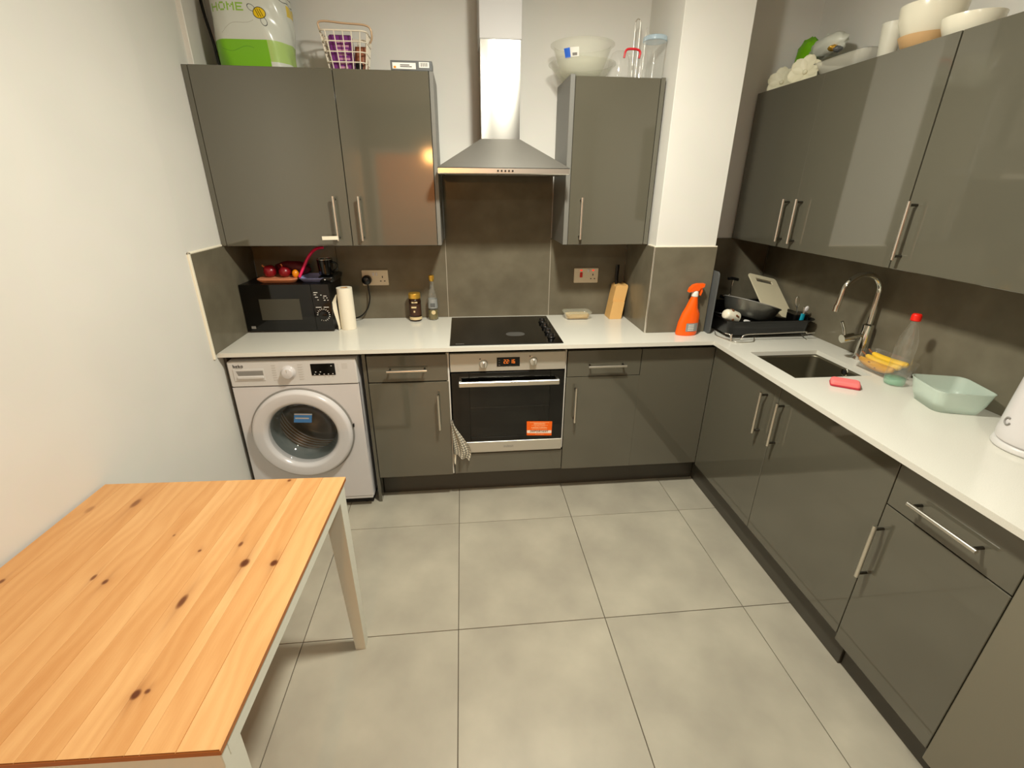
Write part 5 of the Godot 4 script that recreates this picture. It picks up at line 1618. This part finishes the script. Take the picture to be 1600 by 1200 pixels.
# ---------------------------------------------------------------- right counter
func right_counter() -> void:
	var s := thing("sponge", "pink washing-up sponge with a red scouring side in front of the sink", "sponge", Vector3(2.642, WY, 1.222), -0.62)
	var rows := []
	for i in 6:
		var t := i / 5.0
		rows.append(t)
	local(s, "scourer", mb().loft([ring_xz(0.098, 0.062, 0.01, 0.0005), ring_xz(0.102, 0.066, 0.01, 0.003), ring_xz(0.099, 0.063, 0.01, 0.008)]), "red_scourer", "dark red scouring pad")
	local(s, "foam", mb().loft([ring_xz(0.098, 0.062, 0.01, 0.008), ring_xz(0.1, 0.064, 0.012, 0.011), ring_xz(0.096, 0.06, 0.012, 0.02), ring_xz(0.088, 0.052, 0.012, 0.023)]), "pink_sponge")
	# clear bottle with a red cap
	var b := thing("clear_bottle", "clear plastic bottle with a red cap and green base beside the sponge", "bottle", Vector3(2.853, WY, 1.222))
	var c := Vector3(2.853, WY + 0.0005, 1.222)
	put(b, "bottle", mb(X(c)).lathe([Vector2(0.0, 0.0), Vector2(0.033, 0.0), Vector2(0.037, 0.008), Vector2(0.036, 0.05), Vector2(0.034, 0.09), Vector2(0.035, 0.15), Vector2(0.033, 0.185), Vector2(0.022, 0.222), Vector2(0.014, 0.245), Vector2(0.0125, 0.262), Vector2(0, 0.262)], 32), "clear_plastic")
	put(b, "soap", mb(X(c)).lathe([Vector2(0.0, 0.002), Vector2(0.031, 0.002), Vector2(0.035, 0.009), Vector2(0.0345, 0.028), Vector2(0.0, 0.028)], 30), "bottle_green", "green soap left in the base")
	put(b, "cap", mb(X(c)).lathe([Vector2(0.0, 0.26), Vector2(0.016, 0.26), Vector2(0.017, 0.264), Vector2(0.0165, 0.282), Vector2(0.013, 0.287), Vector2(0.0, 0.288)], 22), "red_cap", "red cap")
	# bananas in a clear tub
	var tb := thing("fruit_tub", "clear plastic tub of bananas behind the bottle at the tap", "tub", Vector3(2.915, WY, 1.09))
	var tc := Vector3(2.915, 0, 1.095)
	put(tb, "tub", mb().grid([ring_xz(0.01, 0.01, 0.004, WY + 0.001, tc), ring_xz(0.1, 0.19, 0.02, WY + 0.001, tc), ring_xz(0.122, 0.225, 0.024, WY + 0.07, tc), ring_xz(0.117, 0.22, 0.022, WY + 0.07, tc), ring_xz(0.095, 0.185, 0.018, WY + 0.004, tc), ring_xz(0.01, 0.01, 0.004, WY + 0.004, tc)], true), "clear_plastic")
	for k in 3:
		var bn := thing("banana", ["ripest brown-spotted banana lying lowest in the clear tub", "middle yellow banana in the clear tub", "banana nearest the tiled wall in the clear tub"][k], "banana", Vector3(2.9 + k * 0.02, WY + 0.02, 1.1), 0, "bananas in the clear tub")
		var pts := curve([Vector3(2.876 + k * 0.028, WY + 0.036 + k * 0.009, 1.01), Vector3(2.885 + k * 0.028, WY + 0.026 + k * 0.009, 1.05), Vector3(2.888 + k * 0.028, WY + 0.024 + k * 0.009, 1.10), Vector3(2.882 + k * 0.028, WY + 0.032 + k * 0.01, 1.155), Vector3(2.874 + k * 0.028, WY + 0.044 + k * 0.01, 1.185)], 4)
		var rg := []
		for i in pts.size():
			var t := float(i) / (pts.size() - 1)
			var r := 0.0195 * sqrt(clampf(sin(PI * clampf(t * 0.96 + 0.03, 0, 1)), 0.06, 1.0))
			var row := PackedVector3Array()
			for j in 5:
				var a := TAU * j / 5 + 0.3
				row.append(pts[i] + Vector3(cos(a) * r, sin(a) * r, 0))
			rg.append(row)
		put(bn, "fruit", mb().loft(rg), "banana_ripe" if k == 0 else "banana")
		put(bn, "stem", mb().rod(pts[0], pts[0] + Vector3(-0.003, 0.012, -0.022), 0.004, 6), "banana_brown")
		if k == 0:
			put(bn, "brown_spot", mb().ball(pts[8] + Vector3(-0.013, 0.0, 0.0), Vector3(0.004, 0.006, 0.009), 10, 6).ball(pts[5] + Vector3(-0.011, 0.009, 0.0), Vector3(0.003, 0.004, 0.007), 10, 6), "banana_brown").set_meta("kind", "stuff")
	# frosted green tub
	var gt := thing("green_tub", "frosted pale green plastic tub on the worktop between bottle and kettle", "tub", Vector3(2.868, WY, 1.425), -0.28)
	local(gt, "tub", mb().grid([ring_xz(0.01, 0.01, 0.004, 0.003), ring_xz(0.145, 0.145, 0.03, 0.001), ring_xz(0.165, 0.165, 0.03, 0.035), ring_xz(0.18, 0.18, 0.03, 0.08), ring_xz(0.184, 0.184, 0.03, 0.083), ring_xz(0.176, 0.176, 0.028, 0.083), ring_xz(0.16, 0.16, 0.028, 0.036), ring_xz(0.14, 0.14, 0.028, 0.005), ring_xz(0.01, 0.01, 0.004, 0.005)], true), "green_plastic")
	# kettle
	var k := thing("kettle", "white electric kettle at the right picture edge", "kettle", Vector3(2.86, WY, 1.74))
	var kc := Vector3(2.843, WY, 1.735)
	put(k, "base", mb(X(kc)).lathe([Vector2(0.0, 0.0005), Vector2(0.098, 0.0005), Vector2(0.1, 0.006), Vector2(0.097, 0.018), Vector2(0.09, 0.021), Vector2(0, 0.021)], 44), "white_plastic")
	put(k, "body", mb(X(kc)).lathe([Vector2(0.0, 0.022), Vector2(0.092, 0.022), Vector2(0.096, 0.028), Vector2(0.096, 0.05), Vector2(0.0905, 0.15), Vector2(0.0855, 0.232), Vector2(0.081, 0.244), Vector2(0.0, 0.248)], 44), "white_enamel")
	put(k, "lid", mb(X(kc)).lathe([Vector2(0.0, 0.2485), Vector2(0.07, 0.2485), Vector2(0.064, 0.26), Vector2(0.0, 0.266)], 36), "white_plastic")
	var springs := []
	for q in [[0.205, 0.062, 0.03], [0.235, 0.084, 0.02], [0.25, 0.095, 0.012]]:
		var row := PackedVector3Array()
		for j in 14:
			var a := TAU * j / 14
			row.append(kc + Vector3(-q[1] * 0.75 + q[2] * cos(a) * 0.6, q[0] + q[2] * 0.2 * cos(a), -q[1] * 0.4 + q[2] * sin(a)))
		springs.append(row)
	put(k, "spout", mb().loft(springs), "white_enamel")
	put(k, "handle", mb().tube(curve([kc + Vector3(0.05, 0.235, 0.04), kc + Vector3(0.09, 0.23, 0.09), kc + Vector3(0.1, 0.16, 0.1), kc + Vector3(0.085, 0.07, 0.075)], 8), 0.012, 12), "white_plastic")
	var lp := []
	for i in 22:
		var a := -0.5 + 5.0 * i / 21
		var h := 0.085 + 0.011 * cos(a)
		var ang := PI + 0.36 + 0.11 * sin(a)
		var rr := 0.0955 - (h - 0.06) * 0.055 + 0.0012
		lp.append(kc + Vector3(rr * cos(ang), h, -rr * sin(ang) * -1.0))
	put(k, "emblem", mb().tube(lp, 0.0026, 6), "grey_plastic", "small grey ring emblem")

# ---------------------------------------------------------------- dish rack in the corner
func dish_rack() -> void:
	var o := thing("dish_rack", "black dish drainer on steel wire feet in the worktop corner", "dish rack", Vector3(2.71, WY, 0.37))
	var c := Vector3(2.715, 0, 0.372)
	var y := WY + 0.02
	put(o, "tray", mb().grid([ring_xz(0.01, 0.01, 0.004, y + 0.002, c), ring_xz(0.43, 0.44, 0.03, y, c), ring_xz(0.455, 0.47, 0.035, y + 0.07, c), ring_xz(0.48, 0.495, 0.035, y + 0.076, c), ring_xz(0.478, 0.493, 0.035, y + 0.08, c), ring_xz(0.449, 0.464, 0.033, y + 0.074, c), ring_xz(0.424, 0.434, 0.03, y + 0.004, c), ring_xz(0.01, 0.01, 0.004, y + 0.006, c)], true), "black_plastic")
	var wy := WY + 0.004
	put(o, "wire_frame", mb().tube(curve([Vector3(2.475, wy + 0.03, 0.6), Vector3(2.487, wy + 0.03, 0.625), Vector3(2.495, wy + 0.012, 0.63), Vector3(2.51, wy + 0.006, 0.632), Vector3(2.545, wy + 0.006, 0.632), Vector3(2.57, wy + 0.03, 0.632), Vector3(2.70, wy + 0.034, 0.632), Vector3(2.88, wy + 0.038, 0.632), Vector3(2.9, wy + 0.03, 0.632), Vector3(2.945, wy + 0.032, 0.63)], 5), 0.003, 8), "handle_steel")
	put(o, "wire_foot", mb().tube(curve([Vector3(2.47, wy + 0.02, 0.5), Vector3(2.468, wy, 0.54), Vector3(2.482, wy, 0.6), Vector3(2.5, wy, 0.65), Vector3(2.53, wy, 0.662), Vector3(2.6, wy, 0.655), Vector3(2.62, wy + 0.02, 0.62)], 5), 0.0022, 8).rod(Vector3(2.492, wy, 0.635), Vector3(2.494, wy + 0.034, 0.63), 0.003, 8).tube(curve([Vector3(2.9, wy, 0.64), Vector3(2.91, wy, 0.6), Vector3(2.91, wy + 0.02, 0.57)]), 0.0022, 8), "handle_steel")
	put(o, "side_hook", mb().tube(curve([Vector3(2.465, WY + 0.115, 0.45), Vector3(2.49, WY + 0.112, 0.5), Vector3(2.53, WY + 0.112, 0.5)]), 0.004, 8), "black_plastic")
	put(o, "cutlery_cup", mb().loft([ring_xz(0.085, 0.07, 0.015, y + 0.01, Vector3(2.90, 0, 0.535)), ring_xz(0.09, 0.075, 0.015, y + 0.095, Vector3(2.90, 0, 0.535))]), "black_plastic")
	# frying pan, tilted
	var t := X(Vector3(2.695, 1.055, 0.43), euler(-8, 0, -16))
	var p := thing("frying_pan", "deep grey frying pan tilted in the dish rack behind the cup", "frying pan", Vector3(2.70, 0.98, 0.40))
	put(p, "pan", mb(t).lathe([Vector2(0.0, -0.075), Vector2(0.09, -0.075), Vector2(0.108, -0.066), Vector2(0.128, -0.035), Vector2(0.142, 0.005), Vector2(0.147, 0.012)], 48), "pan_grey")
	put(p, "inside", mb(t).lathe([Vector2(0.147, 0.012), Vector2(0.14, 0.006), Vector2(0.125, -0.035), Vector2(0.105, -0.062), Vector2(0.0, -0.07)], 48), "pan_inside", "black non-stick inside")
	put(p, "rim", mb(t).lathe([Vector2(0.1465, 0.0105), Vector2(0.1485, 0.012), Vector2(0.1485, 0.015), Vector2(0.1455, 0.015), Vector2(0.1445, 0.011)], 48), "grey_plastic")
	put(p, "handle", mb(t).tube([Vector3(-0.02, 0.0, -0.14), Vector3(-0.025, 0.012, -0.18), Vector3(-0.03, 0.02, -0.27)], 0.011, 10), "black_plastic")
	# white chopping board
	var cb := thing("white_board", "white plastic chopping board leaning out of the dish rack", "chopping board", Vector3(2.868, 0.97, 0.33))
	var ax := Vector3(-0.934, 0.241, -0.135)
	var bt := X(Vector3(2.868, 1.083, 0.330), Basis(ax.normalized(), ax.length()))
	var bd := mb(bt)
	var w := 0.2
	var h := 0.3
	bd.prism(PackedVector2Array([Vector2(-0.1, -0.15), Vector2(0.1, -0.15), Vector2(0.1, 0.095), Vector2(-0.1, 0.095)]), -0.008, 0.0)
	bd.prism(PackedVector2Array([Vector2(-0.1, 0.0955), Vector2(-0.06, 0.0955), Vector2(-0.06, 0.15), Vector2(-0.085, 0.15), Vector2(-0.096, 0.146), Vector2(-0.1, 0.135)]), -0.008, 0.0)
	bd.prism(PackedVector2Array([Vector2(0.1, 0.0955), Vector2(0.06, 0.0955), Vector2(0.06, 0.15), Vector2(0.085, 0.15), Vector2(0.096, 0.146), Vector2(0.1, 0.135)]), -0.008, 0.0)
	bd.prism(PackedVector2Array([Vector2(-0.0595, 0.122), Vector2(0.0595, 0.122), Vector2(0.0595, 0.15), Vector2(-0.0595, 0.15)]), -0.008, 0.0)
	put(cb, "board", bd, "board_white")
	# potato masher
	var pm := thing("potato_masher", "steel utensil with a black T handle upright at the back of the rack", "masher", Vector3(2.645, 1.05, 0.3))
	put(pm, "handle", mb().tube([Vector3(2.613, 1.175, 0.3), Vector3(2.63, 1.178, 0.3), Vector3(2.672, 1.169, 0.3)], 0.008, 10), "black_plastic", "black T handle")
	put(pm, "stem", mb().tube(curve([Vector3(2.644, 1.17, 0.3), Vector3(2.642, 1.13, 0.3), Vector3(2.64, 1.09, 0.3), Vector3(2.622, 1.08, 0.3), Vector3(2.6, 1.078, 0.3)]), 0.0035, 8), "chrome")
	# cup lying on its side
	var cu := thing("spotted_cup", "small white cup with brown pattern lying at the front of the rack", "cup", Vector3(2.53, 1.02, 0.5))
	var ct := X(Vector3(2.527, 1.026, 0.53), euler(-14, 20, -112))
	put(cu, "cup", mb(ct).lathe([Vector2(0.0, -0.04), Vector2(0.02, -0.04), Vector2(0.027, -0.03), Vector2(0.032, 0.0), Vector2(0.033, 0.04), Vector2(0.03, 0.04), Vector2(0.028, 0.0), Vector2(0.022, -0.028), Vector2(0.0, -0.034)], 28), "cream_china")
	var spk := mb(ct)
	for k in 12:
		var a := TAU * k / 12 + 0.3 * (k % 3)
		var yy := -0.012 + 0.011 * (k % 4)
		spk.ball(Vector3(0.0315 * cos(a), yy, 0.0315 * sin(a)), Vector3(0.006, 0.007, 0.006), 8, 6)
	put(cu, "pattern", spk, "brown_speck", "brown pattern").set_meta("kind", "stuff")
	# cutlery in the cup of the rack
	var sn := thing("steel_spoon", "steel spoon standing in the cutlery cup of the rack", "spoon", Vector3(2.885, 1.02, 0.53))
	put(sn, "bowl", mb(X(Vector3(2.885, 1.092, 0.53), euler(0, 0, 12))).ball(Vector3.ZERO, Vector3(0.014, 0.03, 0.004), 16, 10), "handle_steel")
	put(sn, "stem", mb().tube([Vector3(2.89, 1.068, 0.53), Vector3(2.9, 1.0, 0.532)], 0.003, 8), "chrome")
	var tl := thing("teal_brush", "teal-handled utensil between spoon and white scoop in the rack", "utensil", Vector3(2.905, 1.02, 0.55))
	put(tl, "handle", mb().tube([Vector3(2.895, 1.0, 0.575), Vector3(2.9, 1.04, 0.572)], 0.012, 12, false, 0.6), "teal", "teal handle")
	put(tl, "stem", mb().tube([Vector3(2.9, 1.038, 0.572), Vector3(2.897, 1.075, 0.57)], 0.004, 8), "handle_steel")
	var ws := thing("white_scoop", "small white scoop at the right end of the cutlery cup", "utensil", Vector3(2.93, 1.03, 0.54))
	put(ws, "scoop", mb(X(Vector3(2.932, 1.055, 0.545), euler(10, 0, -10))).ball(Vector3.ZERO, Vector3(0.012, 0.02, 0.008), 16, 10), "white_enamel")
	put(ws, "stem", mb().rod(Vector3(2.93, 1.04, 0.545), Vector3(2.922, 0.97, 0.542), 0.003, 8), "chrome")
	var lbl := thing("white_lid", "tiny white lid lying in the rack in front of the pan", "dish", Vector3(2.6, y + 0.01, 0.5))  # a small white lid, shaped as a flat disc
	put(lbl, "bowl", mb(X(Vector3(2.61, y + 0.055, 0.56), euler(20, 0, -8))).lathe([Vector2(0.0, 0.0), Vector2(0.022, 0.0), Vector2(0.022, 0.006), Vector2(0.018, 0.008), Vector2(0, 0.008)], 20), "white_plastic")
